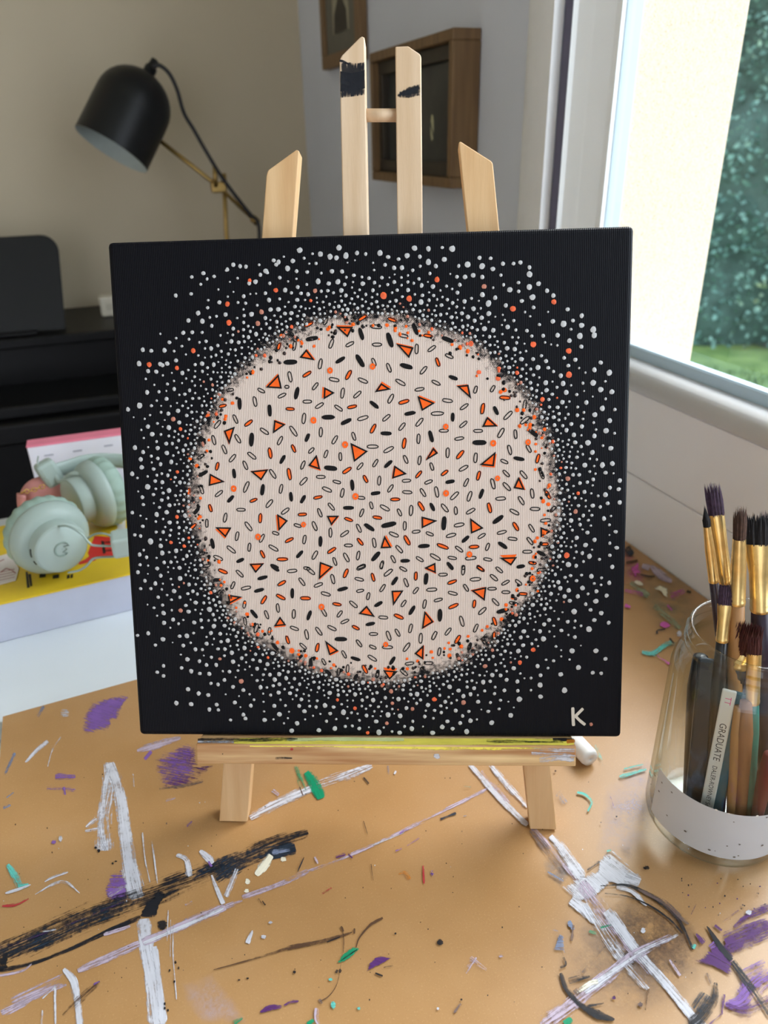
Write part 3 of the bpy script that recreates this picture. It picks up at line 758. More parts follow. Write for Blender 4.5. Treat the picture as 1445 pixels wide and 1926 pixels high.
S([(1176, 1648), (1204, 1660)], 26, WH, .4); S([(1142, 1602), (1150, 1600)], 10, TE, .4); S([(1105, 1636), (1128, 1620)], [4, 6], NV, .36)
S([(1020, 1930), (1080, 1886), (1140, 1840), (1200, 1792), (1264, 1762)], [34, 34, 30, 26, 16], LI, .40); S([(1100, 1866), (1160, 1824), (1210, 1790)], [20, 18, 14], WH, .42); S([(1200, 1792), (1276, 1758)], [18, 10], WH, .44); Bl(ell(1210, 1750, 5, 6), WH, .2, .8)
S([(1085, 1866), (1110, 1850), (1125, 1846)], 14, CR, .50); S([(1062, 1926), (1076, 1916)], [18, 12], GR, .25); S([(1130, 1745), (1150, 1740)], [10, 6], GR, .48); S([(1108, 1752), (1122, 1756)], 8, GR, .42)
# dried ring of a jar
S([(1130, 1666), (1170, 1664), (1200, 1672), (1240, 1694), (1274, 1726), (1294, 1764), (1304, 1786)], [3, 5, 8, 12, 10, 7, 7], BK, .38)
S([(1138, 1680), (1180, 1686), (1220, 1702), (1258, 1728), (1284, 1756)], [3, 4, 4, 5, 4], BK, .36); S([(1200, 1672), (1250, 1698), (1280, 1726)], [4, 14, 18], DI, .40); S([(1275, 1722), (1296, 1738)], [12, 6], DI, .4)
S([(1055, 1830), (1066, 1860), (1092, 1890), (1124, 1908), (1156, 1918)], [8, 12, 12, 18, 6], BK, .22); S([(1070, 1845), (1090, 1840), (1110, 1836)], [18, 12, 5], BK, .42); S([(1082, 1860), (1090, 1870)], 20, DI, .42); S([(1104, 1892), (1136, 1886)], [10, 6], BK, .42)
S([(1346, 1848), (1342, 1880), (1320, 1912), (1300, 1930)], [10, 26, 38, 30], BK, .37); S([(1330, 1870), (1310, 1900)], 36, NV, .46); S([(1330, 1830), (1338, 1850)], 12, DI, .5)
S([(1050, 1776), (1056, 1760), (1052, 1768)], 10, BG, .3); Bl([(1042, 1786), (1050, 1764), (1060, 1760), (1064, 1792)], BG, .28, 1); Bl([(1066, 1738), (1072, 1728), (1082, 1748), (1078, 1752)], BG, .32, 1)
S([(1040, 1750), (1050, 1752)], 14, BG, .56); S([(1080, 1740), (1076, 1770)], 10, DI, .52); S([(1060, 1800), (1064, 1814), (1054, 1820)], 6, BK, .35); S([(1096, 1830), (1140, 1780)], 10, DI, .55)
Bl(ell(1155, 1876, 4, 4), VI, .35, 1); Bl(ell(1205, 1889, 5, 5), DI, .4, 1); S([(1215, 1900), (1220, 1860)], 10, BR, .55); S([(1260, 1805), (1280, 1835)], 8, LI, .5)
Bl([(1306, 1808), (1320, 1802), (1335, 1788), (1368, 1772), (1380, 1800), (1376, 1836), (1345, 1820)], VI, .24, 2, .5)
S([(1366, 1776), (1400, 1762), (1450, 1742)], [50, 50, 44], VI, .36); S([(1335, 1782), (1350, 1772)], 14, PU, .45); S([(1380, 1744), (1410, 1722), (1450, 1706)], [8, 20, 22], VI, .45); S([(1360, 1735), (1390, 1712)], 6, VI, .5)
S([(1450, 1830), (1420, 1850), (1395, 1880), (1365, 1890)], [50, 54, 40, 14], PU, .42); S([(1450, 1880), (1400, 1900), (1365, 1890)], [40, 30, 14], VI, .48); S([(1362, 1870), (1358, 1905)], [10, 6], VI, .42); S([(1440, 1810), (1400, 1830)], 24, PU, .5)
S([(1330, 1742), (1350, 1772), (1376, 1806)], [3, 12, 14], BK, .27); S([(1378, 1808), (1410, 1852), (1450, 1910)], [16, 18, 22], BK, .42); S([(1345, 1740), (1358, 1750)], [8, 8], VI, .3); S([(1310, 1756), (1324, 1774)], [5, 16], VI, .36); S([(1308, 1776), (1304, 1784)], 10, TE, .28)
Bl(ell(1409, 1716, 6, 5), WH, .2, 1); S([(1330, 1932), (1360, 1905)], 8, VI, .42); Bl(ell(1216, 1632, 6, 4), BK, .2, 1.5); S([(1300, 1720), (1310, 1700)], 3, VI, .45)
Bl([(1165, 1590), (1185, 1590), (1190, 1610), (1172, 1612)], DI, .52); S([(1030, 1640), (1060, 1658)], 6, BG, .45)
for k in range(26): Bl(ell(rnd.uniform(1280, 1440), rnd.uniform(1650, 1730), rnd.uniform(.8, 2), rnd.uniform(.8, 2.2)), rnd.choice([BK, VI, DI]), .2, .4)
# teal marks beside the jar
S([(1086, 1490), (1100, 1494), (1113, 1508), (1106, 1526)], [5, 6, 6, 4], TE, .30); S([(1166, 1462), (1190, 1454), (1216, 1446)], [14, 8, 10], TE, .44); S([(1174, 1446), (1210, 1438)], 5, TE, .38); S([(1120, 1400), (1134, 1440)], 12, TE, .56)
S([(1148, 1498), (1154, 1516)], 3, PU, .45); Bl(ell(1160, 1536, 2, 2), BK, .2, .4); Bl(ell(1045, 1450, 2, 2), BR, .2, .4); S([(872, 1478), (886, 1480)], 4, SG, .45); S([(1050, 1490), (1065, 1510)], 20, BG, .58)
# by the window wall
S([(1178, 1030), (1190, 1044)], [30, 12], NV, .36); S([(1178, 1058), (1200, 1054)], [4, 6], BR, .25); Bl([(1185, 1070), (1200, 1058), (1206, 1076), (1196, 1086)], PK, .3, 2); S([(1205, 1080), (1222, 1084), (1232, 1084)], [3, 5, 6], BK, .28)
S([(1208, 1064), (1222, 1068)], [10, 14], LI, .2); S([(1224, 1064), (1244, 1082), (1264, 1094)], [8, 18, 8], LI, .22); Bl(ell(1202, 1097, 9, 4, 10, .35), CR, .15, 1); Bl([(1228, 1106), (1240, 1101), (1256, 1107), (1256, 1122), (1250, 1122), (1244, 1112)], CR, .2, 1)
S([(1186, 1096), (1204, 1108), (1220, 1122)], [10, 16, 16], SG, .40); S([(1230, 1140), (1254, 1158), (1280, 1182)], [16, 14, 14], SG, .42); S([(1262, 1122), (1288, 1110)], [22, 14], PK, .50); S([(1256, 1138), (1264, 1148)], 8, PK, .42)
Bl(ell(1251, 1175, 10, 6, 10, .2), PK, .05, .6); S([(1236, 1192), (1238, 1186), (1252, 1183)], [4, 5, 4], NV, .3); S([(1208, 1226), (1230, 1228), (1250, 1214), (1264, 1208)], [10, 13, 12, 10], TE, .32); S([(1250, 1210), (1275, 1212)], 10, SG, .42)
S([(1236, 1232), (1262, 1250)], 6, PK, .5); S([(1176, 1138), (1186, 1142)], [8, 5], PK, .25); S([(1292, 1112), (1300, 1114)], 6, BK, .3); Bl(ell(1278, 1192, 6, 6), WH, .3, 1.2); S([(1176, 1110), (1210, 1118)], 12, PK, .52); S([(1260, 1200), (1268, 1210)], 6, BK, .4)
for k in range(120):
    x, y = rnd.uniform(5, 1440), rnd.uniform(1450, 1920)
    r_ = rnd.uniform(.7, 1.6); Bl(ell(x, y, r_, r_ * rnd.uniform(.7, 1.5), 6), rnd.choice([BK, BK, BR, WH, DI, BR]), .25, .3)
bo = brd.build('painting_board', [kb.m] + PAINTS)
tag(bo, 'large brown kraft board covered with dried paint strokes under the easel', 'board')

# ------------------------------------------------------------------ the canvas
U = Vector((.9206, -.3902, .0140)).normalized(); V0 = Vector((.1143, .3038, .9459)); V = (V0 - U * V0.dot(U)).normalized(); W = U.cross(V)
O = Vector((.1289, .3781, .2154))
CF = Matrix((U, V, W)).transposed().to_4x4(); CF.translation = O
CFI = CF.inverted()


def cl(x, y, w=0.0):
    d = ray(x, y); t = ((O + W * w) - CAM).dot(W) / d.dot(W); return CFI @ (CAM + d * t)


cvm = NT('stretched_painting'); v = cvm.coord()
sp = cvm.n('ShaderNodeSeparateXYZ'); cvm.l(v, sp.inputs[0])
dx = sp.outputs[0]; dy = cvm.math('ADD', sp.outputs[1], .0042)
rr = cvm.math('SQRT', cvm.math('ADD', cvm.math('MULTIPLY', dx, dx), cvm.math('MULTIPLY', dy, dy)))
wx = cvm.math('SINE', cvm.math('MULTIPLY', sp.outputs[0], 6283 / 1.05)); wy = cvm.math('SINE', cvm.math('MULTIPLY', sp.outputs[1], 6283 / .95))
wv = cvm.math('MULTIPLY_ADD', cvm.math('MULTIPLY', wx, wy), .5, .5)
ng = cvm.noise(v, 950, 3, .7); nb = cvm.noise(v, 45, 4, .6)
thr = cvm.math('ADD', cvm.math('MULTIPLY', wv, .38), cvm.math('ADD', cvm.math('MULTIPLY', ng, .55), cvm.math('MULTIPLY_ADD', cvm.noise(v, 330, 3, .6), .9, -.48)))
edge = cvm.math('DIVIDE', cvm.math('SUBTRACT', cvm.math('ADD', rr, cvm.math('MULTIPLY_ADD', nb, .018, -.009)), .0970), .0230)
blk = cvm.math('MULTIPLY_ADD', cvm.math('SUBTRACT', edge, thr), 8.0, .5, clamp=True)
blk = cvm.math('MAXIMUM', blk, cvm.math('GREATER_THAN', cvm.math('ABSOLUTE', sp.outputs[0]), .1488))
thread = cvm.math('MULTIPLY_ADD', wx, .5, .5)
cream = cvm.mix(cvm.math('MULTIPLY', thread, .16), lin(214, 196, 184), lin(168, 146, 132))
cvm.l(cvm.mix(blk, cream, (.004, .004, .006)), cvm.b.inputs['Base Color'])
cvm.l(cvm.math('MULTIPLY_ADD', blk, -.15, .62), cvm.b.inputs['Roughness'])
cvm.b.inputs['Specular IOR Level'].default_value = .10
cvm.bump(cvm.math('ADD', cvm.math('MULTIPLY', thread, .8), cvm.math('MULTIPLY', ng, .5)), .35, .0004)

ORANGE = plain('fluorescent_orange_marker', (.96, .13, .012), .5, spec=.15, var=.10, scale=300)
INK = plain('black_marker', (.006, .005, .005), .55, spec=.15)
DOTW = plain('raised_white_dots', lin(186, 185, 184), .4, var=.10, scale=250)
DOTO = plain('raised_orange_dots', lin(232, 96, 48), .4, var=.25, scale=300)
DOTS = plain('salmon_dots', lin(186, 120, 98), .45, var=.2, scale=300)
SIGN = plain('pale_signature_paint', lin(206, 196, 182), .45)
DARKBROWN = plain('dark_brown_dots', lin(44, 26, 22), .5)
cv = MB(); box(cv, (-.15, -.15, -.018), (.15, .15, 0), bev=.0028, seg=3, smooth=False)
Z1, Z2, Z3, Z4 = .00012, .00020, .00028, .00036
KP = 1 / 3150.0
TILE = {'A': (520, 400, 4.25), 'B': (850, 400, 4.014), 'C': (200, 730, 4.25), 'D': (520, 730, 4.25), 'E': (850, 730, 4.129), 'G': (220, 1060, 4.25), 'H': (540, 1060, 4.25), 'I': (860, 1060, 4.25)}


def loc(tile, x, y):
    ox, oy, s = TILE[tile]; p = cl(ox + x / s, oy + y / s); return p.x, p.y


def fan(poly, z, mi): cv.add([(x, y, z) for x, y in poly], [list(range(len(poly)))], mi)
def ringm(a, b, z, mi):
    n = len(a); cv.add([(x, y, z) for x, y in a] + [(x, y, z) for x, y in b], [[i, (i + 1) % n, n + (i + 1) % n, n + i] for i in range(n)], mi)


def pill(cx, cy, L, w, ang, n=20):
    out = []
    seed = rnd.random() * 99
    for k in range(n):
        a = 2 * math.pi * k / n; ca, sa = math.cos(a), math.sin(a); e = .72
        x = L / 2 * math.copysign(abs(ca) ** e, ca); y = w / 2 * math.copysign(abs(sa) ** .9, sa)
        j = 1 + .07 * noise.noise(Vector((ca * 1.6, sa * 1.6, seed)))
        x *= j; y *= j
        out.append((cx + x * math.cos(ang) - y * math.sin(ang), cy + x * math.sin(ang) + y * math.cos(ang)))
    return out


OVALS = {
'D': "45,60,25,o,75 163,40,75,b,100 248,108,0,o,78 345,140,30,o,80 498,160,-35,o,80 530,40,80,o,85 648,52,40,o,80 605,150,10,r,80 110,167,-5,r,75 783,133,-40,b,90 915,85,60,o,85 1020,110,15,r,90 1368,100,-10,o,85 1068,202,10,b,90 1288,203,0,o,103 1145,10,10,o,78 220,243,82,o,92 415,233,0,b,105 558,268,25,b,95 692,240,15,o,95 880,237,40,o,80 1145,273,50,o,85 1005,308,50,o,80 773,325,60,r,85 878,362,-3,b,90 137,343,-57,o,100 356,352,86,o,80 248,396,65,b,74 468,413,57,o,82 620,386,-72,o,74 30,420,60,o,80 138,483,-67,r,72 280,498,42,o,64 397,527,70,o,70 512,547,-87,o,70 770,468,0,o,94 898,492,28,o,92 1022,442,80,r,90 1137,405,87,o,82 1237,387,-76,b,96 1410,232,88,b,70 1370,517,87,o,84 1340,340,0,o,78 213,615,66,o,78 435,640,-8,b,110 565,658,32,r,88 670,624,48,o,72 792,600,58,o,74 895,607,42,b,85 1035,570,-68,o,76 1145,577,82,o,76 1243,627,-72,o,70 1345,678,38,r,70 50,570,58,b,82 104,687,-82,r,100 218,745,45,o,88 355,710,0,o,80 485,750,-15,o,70 713,727,-62,r,72 823,740,84,o,80 1040,740,2,o,74 1138,690,50,r,76 1217,750,20,o,72 1390,748,8,b,76 38,805,76,o,80 607,775,-88,b,90 405,810,-25,o,86 528,838,76,o,80 793,840,8,b,80 912,802,55,o,76 1047,832,-6,o,80 1173,835,-58,o,80 1282,830,-78,o,92 118,868,-86,b,80 213,888,60,b,76 332,874,12,r,76 680,877,-5,o,64 950,890,0,r,80 440,947,-52,o,78 577,957,0,b,90 760,937,-76,o,64 867,957,-30,o,90 985,993,-65,o,68 1077,977,86,o,90 1158,945,-60,r,90 1247,950,-65,b,74 1347,958,-52,o,86 1425,860,45,o,90 1435,980,-85,o,70 72,983,36,o,84 208,1010,4,r,76 348,997,-70,o,80 683,997,68,o,74 578,1050,-20,r,76 808,1035,-10,r,80 743,1112,-36,b,98 898,1092,13,b,126 1027,1100,87,o,76 1340,1080,86,b,114 170,1098,-20,o,66 307,1103,-70,o,86 660,1120,-66,o,80 433,1155,88,o,80 547,1163,35,o,84 1118,1147,8,o,72 1227,1165,-22,o,70 940,1170,-25,o,86 1397,1177,15,o,86 103,1215,25,r,80 225,1210,78,o,80 353,1225,86,b,88 670,1228,-52,r,76 783,1237,-82,o,84 1045,1217,-62,r,92 1180,1262,4,b,95 1330,1265,-22,r,102 577,1257,-3,o,74 443,1297,34,r,84 983,1287,-48,o,84 187,1328,48,b,80 308,1335,60,o,86 560,1353,-62,o,86 655,1338,80,o,80 795,1345,48,b,102 935,1367,-65,o,72 1030,1380,0,b,78 1147,1367,-32,o,72 1270,1350,-30,o,98 1407,1357,-10,o,76 47,1368,0,r,96 468,1385,-72,o,76 680,1425,25,o,76 843,1410,72,o,72 1390,1420,-50,b,80 245,1440,-10,o,60",
'A': "285,1007,10,b,100 258,895,22,r,78 440,1048,65,o,82 588,1052,25,o,76 678,970,-75,b,96 797,912,-8,o,95 907,1018,-72,b,118 805,1055,-2,o,80 1017,985,-15,o,80 1110,930,-68,b,96 925,857,-20,r,76 688,842,30,r,80 1212,985,-10,r,75 1370,1015,-22,b,98 1122,1090,86,o,82 1243,1087,35,o,78 1382,1147,-25,o,72 1290,1195,-70,r,76 1040,1228,-15,b,105 1177,1260,50,o,80 900,1240,-70,o,80 780,1195,-68,o,70 670,1185,-60,b,112 512,1178,30,b,86 112,1195,0,b,110 352,1210,78,o,85 145,1065,76,o,80 245,1292,30,r,82 110,1312,-80,o,88 577,1298,60,r,86 463,1335,-12,o,86 693,1343,-25,o,86 312,1388,50,o,72 993,1357,-30,o,90 1277,1360,-28,o,78 1415,1320,-20,b,76 548,835,-60,b,90 110,970,-20,o,64 825,785,-30,b,70 395,868,62,o,66 1035,835,-65,o,74 20,1070,70,r,60",
'C': "1240,20,-28,o,68 1067,125,88,b,95 1190,108,-80,o,84 1307,178,-88,b,95 1033,247,-68,o,80 1138,280,35,r,82 930,143,12,r,66 890,290,50,o,86 860,415,-78,o,82 1053,405,-60,o,82 1265,345,-35,o,84 1162,412,82,b,112 945,490,-68,o,82 1010,560,48,o,82 1165,540,-40,o,88 1310,520,-82,r,92 757,547,32,o,68 888,625,75,r,72 1113,617,-68,o,80 775,683,28,b,88 1023,683,-85,b,80 1332,685,-58,o,90 1120,790,65,o,100 763,810,-76,o,82 902,843,38,o,80 1250,813,80,b,95 995,886,45,b,78 1178,897,20,r,68 1305,923,50,o,86 1078,972,-2,o,78 833,960,-75,r,68 723,980,52,b,72 952,1035,75,o,82 1232,1040,86,r,82 805,1080,86,o,76 1138,1105,-55,o,92 1047,1183,76,o,82 850,1243,-82,b,90 1245,1200,62,o,80 1355,1160,-18,o,62 1000,1290,-40,o,92 1145,1272,80,o,76 1337,1278,-30,o,92 895,1357,-25,o,86 1250,1328,-65,r,76 1072,1377,25,b,70 695,1105,40,r,70 660,833,85,r,76 752,413,0,b,92 765,1322,12,o,66 1345,1425,-22,b,76 725,1225,10,b,80 805,1420,15,o,66 990,15,5,o,64 1445,-10,0,o,40",
'E': "97,145,35,o,76 240,160,80,r,88 343,175,-65,b,74 437,212,45,o,90 90,282,40,o,76 205,332,0,o,76 58,392,10,o,76 382,348,60,o,86 495,357,-85,o,76 215,423,-2,b,110 630,345,-40,b,98 568,250,38,o,90 413,75,-6,r,86 65,517,50,r,86 185,542,83,o,82 450,480,-76,o,80 522,548,-12,b,86 598,470,-60,o,68 668,548,75,r,78 92,622,30,o,82 408,570,-25,o,66 423,663,-45,o,74 558,673,-50,o,82 208,680,75,r,78 700,672,-68,o,76 112,733,65,o,74 320,743,-75,o,88 428,765,-48,o,86 138,840,70,o,86 230,820,70,b,82 625,818,-82,o,80 745,828,-62,r,78 540,873,-60,o,80 380,858,3,o,84 147,955,30,o,82 293,930,-76,r,86 487,962,-30,o,86 647,938,-2,o,80 360,1020,36,b,100 57,1062,10,o,84 497,1075,-58,r,82 620,1088,-58,o,76 388,1120,15,o,78 728,1027,5,o,84 232,1148,32,o,72 107,1172,44,b,76 608,1187,-52,o,76 473,1170,-8,o,78 173,1233,3,r,82 57,1250,-38,o,76 278,1233,70,o,68 395,1220,-36,b,88 587,1270,0,o,78 695,1283,-28,b,76 720,1212,0,r,66 148,1320,6,o,90 280,1330,-12,o,72 627,1358,-10,r,66 220,1398,-42,r,66 535,1385,10,b,68 785,940,50,o,64 567,130,80,o,80 185,12,75,o,62 318,5,60,o,60 90,1392,85,o,40 760,400,-50,b,60",
'H': "42,58,5,o,86 190,60,-40,o,86 120,145,-55,o,82 367,123,-78,o,86 252,170,20,o,82 43,237,87,b,86 445,203,15,b,90 310,242,-18,o,84 470,78,66,r,86 593,32,20,o,84 578,125,-14,o,80 688,110,-75,r,76 757,15,80,o,64 810,72,38,o,90 930,43,-30,o,70 862,138,55,b,86 953,152,-70,o,82 1030,100,86,r,76 1247,88,2,o,78 1112,122,84,b,100 1320,147,20,r,82 1410,55,82,o,80 1305,20,-55,b,76 585,217,10,o,66 650,260,76,o,68 765,195,55,o,76 1030,215,52,o,70 1158,208,4,o,90 1325,237,-14,o,82 148,277,-4,r,90 400,325,-12,r,76 532,325,-40,o,86 732,323,30,b,78 933,318,55,o,70 1100,323,78,o,80 1210,290,15,o,76 1330,340,25,r,90 1000,373,58,b,90 55,403,86,o,82 178,413,68,b,88 297,390,-62,o,80 422,402,52,o,70 463,462,25,o,78 770,430,-5,o,82 893,423,-25,r,88 667,482,12,b,78 550,512,-28,r,70 60,517,-22,o,80 360,515,-26,o,86 255,540,-55,o,86 158,567,-82,o,90 692,562,0,o,76 813,577,-72,o,92 885,552,-62,o,76 988,517,76,o,82 1223,413,88,b,108 1288,543,52,o,80 1398,460,-74,o,96 1178,575,64,o,84 1070,597,86,o,90 1365,605,60,r,86 430,603,-2,b,105 577,637,-55,o,76 687,667,-25,o,68 803,668,0,o,92 957,668,55,o,92 130,660,-42,o,76 243,672,76,r,82 457,725,-64,o,76 548,760,-18,b,82 682,755,-32,o,88 843,775,58,b,84 980,798,8,o,78 1133,795,-2,o,82 1218,703,80,o,76 485,840,85,o,76 623,845,-65,r,86 725,880,80,o,72 935,870,-42,o,84 1090,850,-45,o,68 413,863,80,o,70 295,785,-65,o,66 190,790,88,b,76 5,610,-75,r,76 1370,745,-65,o,70 330,870,-45,b,66 550,905,60,b,60",
'G': "848,62,-25,r,86 983,80,-45,o,82 1265,37,-36,b,82 1165,113,15,b,88 928,173,65,o,72 1033,195,12,o,86 1138,213,15,b,86 1318,157,28,r,82 1310,267,-28,r,86 1175,290,58,r,86 1020,327,78,o,70 1288,355,-84,o,80 1098,402,-52,b,90 1198,408,-72,o,80 1220,540,80,o,72 1115,517,70,o,88 1025,460,-85,o,78 800,130,0,b,62 820,230,52,o,56 1265,665,-52,b,84",
'I': "187,42,-32,r,78 338,50,-42,o,76 147,125,5,o,92 295,112,-40,o,82 387,152,30,o,74 492,150,-42,o,72 280,200,0,o,76 390,228,0,o,72 527,242,-2,r,72 308,307,-48,o,82 137,322,84,r,72 202,378,44,o,86 452,317,-15,o,78 365,377,14,b,102 300,462,-72,r,82 150,515,66,o,80 295,575,86,r,68 100,663,70,b,76 213,617,-60,o,66 72,193,-60,o,72 420,450,-55,o,70 590,130,-80,o,64 675,50,6,o,80 10,750,-70,o,76 548,315,20,o,50"}
TRIS = {
'D': "385,-5,465,38,380,88,-10,-4 -15,258,72,292,-25,360,2,-4 790,32,915,10,838,-37,4,-10 1130,65,1265,120,1165,180,6,-6 322,535,350,650,258,618,4,8 595,440,730,505,622,588,0,0 1255,478,1290,520,1195,578,0,-6 945,620,1042,685,928,722,-4,2 8,1008,90,1060,20,1140,-8,2 405,1022,500,1020,440,1095,2,4 1163,1028,1285,1060,1165,1118,-2,2 865,1180,918,1275,835,1278,8,-6 350,1390,450,1427,340,1527,4,4 1185,1437,1270,1397,1275,1477,2,6",
'A': "478,912,610,915,570,995,0,-8 960,1050,1095,1080,1060,1160,-2,-6 240,1095,305,1180,188,1158,6,-2 18,1295,43,1405,-80,1397,-4,-6",
'C': "1028,310,943,342,985,448,-2,4 830,685,948,748,822,780,2,0 1155,665,1295,650,1240,735,0,-2 875,1112,1000,1115,955,1190,-4,10 1148,1405,1262,1400,1195,1475,0,-2",
'E': "42,-15,128,-24,150,82,-4,-4 275,225,355,297,238,300,4,-2 340,495,325,605,220,595,6,8 520,690,565,790,482,775,6,0 143,1010,245,1087,150,1128,0,0 372,1318,505,1312,460,1375,0,-14 690,1080,770,1113,692,1155,0,2",
'H': "838,218,930,215,850,335,0,0 637,337,703,425,575,400,0,0 1100,380,1170,465,1080,520,6,0 305,615,410,695,340,728,4,6 1092,650,1088,765,1022,718,4,2 770,852,885,860,820,925,0,-16",
'G': "890,250,1000,265,900,318,4,6 1305,425,1352,490,1258,500,0,8",
'I': "115,215,232,188,220,295,-6,-2"}
RINGS = {'D': "298,257 550,452 1355,308 633,865 1357,840 218,1090", 'A': "770,1230 430,1262", 'C': "1020,803 1215,1188", 'E': "322,428 593,420 355,700 137,1290",
         'H': "277,345 790,645 40,695", 'I': "605,118"}
SPOTS = {'A': "205,1045 302,1068 68,1125 412,932 953,922 1038,910 885,900 1405,1055 40,985", 'C': "805,503 1010,120 957,225 752,1028 755,880 815,1378 930,90 815,215 672,565 725,620",
         'E': "507,170 610,288 700,387 710,878 750,902 665,1163 640,1310 380,30 410,15 640,225 650,632 720,985 730,1050 720,320 575,285 653,435 605,315", 'G': "860,147 955,352 1042,405 1083,487 1165,540 1285,630 1400,690",
         'H': "240,758 375,810 705,838 960,760 1045,778 1165,752 1155,705 1300,735 1305,683 1393,658 1260,677 1293,633 150,735 962,840 95,695", 'I': "445,272 392,330 355,443 242,503 200,532 88,580 32,662 600,40 650,75 645,220 480,210"}
SKIP = []
lt = [0.0]
def nz(): lt[0] += 2.0e-7; return lt[0]

for tile, txt in OVALS.items():
    s = TILE[tile][2]
    for e in txt.split():
        x, y, a, ty, L = e.split(','); cx, cy = loc(tile, float(x), float(y)); L = float(L) / s * KP; a = R(float(a) + rnd.uniform(-1, 1))
        wd = L * .40 if ty != 'b' else L * .36
        wd = min(max(wd, .0068 * .34), .0026 if ty != 'b' else .0031)
        P = pill(cx, cy, L, wd, a)
        th = .00060
        I_ = [(cx + (px - cx) * .0 + (px - cx) * (1 - 2 * th / L), cy + (py - cy) * (1 - 2 * th / L)) for px, py in P]
        # inner outline shrinks evenly
        n_ = len(P); I_ = []
        for i in range(n_):
            (x0, y0), (x1, y1) = P[i - 1], P[(i + 1) % n_]; tx, ty_ = x1 - x0, y1 - y0; l_ = math.hypot(tx, ty_) or 1
            I_.append((P[i][0] - ty_ / l_ * th, P[i][1] + tx / l_ * th))
        if ty == 'b': fan(P, Z2 + nz(), 2)
        else:
            if ty == 'r': fan([(px + .0001, py + .00008) for px, py in P], Z1 + nz(), 1)
            ringm(P, I_, Z2 + nz(), 2)
for tile, txt in TRIS.items():
    s = TILE[tile][2]
    for e in txt.split():
        q = [float(z) for z in e.split(',')]
        T = [loc(tile, q[0], q[1]), loc(tile, q[2], q[3]), loc(tile, q[4], q[5])]
        ox, oy = 1.5 * q[6] / s * KP, -1.5 * q[7] / s * KP
        if (T[1][0] - T[0][0]) * (T[2][1] - T[0][1]) - (T[1][1] - T[0][1]) * (T[2][0] - T[0][0]) < 0: T = T[::-1]
        fan([(x + ox, y + oy) for x, y in T], Z1 + nz(), 1)
        c = (sum(p[0] for p in T) / 3, sum(p[1] for p in T) / 3)
        fan([(c[0] + (x - c[0]) * .9, c[1] + (y - c[1]) * .9) for x, y in T], Z1 + .00003 + nz(), 1)
        th = .00078; inn = []; out_ = []
        for i in range(3):
            p0, p1, p2 = [Vector(T[(i + k) % 3]) for k in (-1, 0, 1)]
            d = ((p0 - p1).normalized() + (p2 - p1).normalized()); sn = max(.3, math.sin((p0 - p1).angle(p2 - p1) / 2)); d = d.normalized()
            inn.append(tuple(p1 + d * th / sn)); out_.append(tuple(p1 - d * th * .35))
        ringm(out_, inn, Z3 + nz(), 2)
for tile, txt in RINGS.items():
    for e in txt.split():
        cx, cy = loc(tile, *[float(z) for z in e.split(',')]); r0 = rnd.uniform(.0015, .0019); n_ = 14
        ph = rnd.random() * 9
        P = [(cx + r0 * math.cos(2 * math.pi * k / n_) * (1 + .12 * noise.noise(Vector((k, ph, 0)))), cy + r0 * 1.12 * math.sin(2 * math.pi * k / n_)) for k in range(n_)]
        ringm(P, [(cx + (x - cx) * .28, cy + (y - cy) * .28) for x, y in P], Z4 + nz(), 1)


def dot(x, y, r, mi, z=None, dome=True, n=9):
    ph = rnd.random() * 6; el = rnd.uniform(.86, 1.16); vs = [(x, y, (z or Z3) + (.0003 if dome else 0.0) + nz())]
    for k in range(n):
        a = ph + 2 * math.pi * k / n; q = r * (1 + rnd.uniform(-.10, .10)); vs.append((x + q * math.cos(a), y + q * el * math.sin(a), (z or Z3)))
    cv.add(vs, [[0, 1 + k, 1 + (k + 1) % n] for k in range(n)], mi, dome)


for tile, txt in SPOTS.items():
    for e in txt.split():
        cx, cy = loc(tile, *[float(z) for z in e.split(',')]); dot(cx, cy, rnd.uniform(.0008, .0013), 1, Z3, False)
CC = (0.0, -.0042); RC = .1085
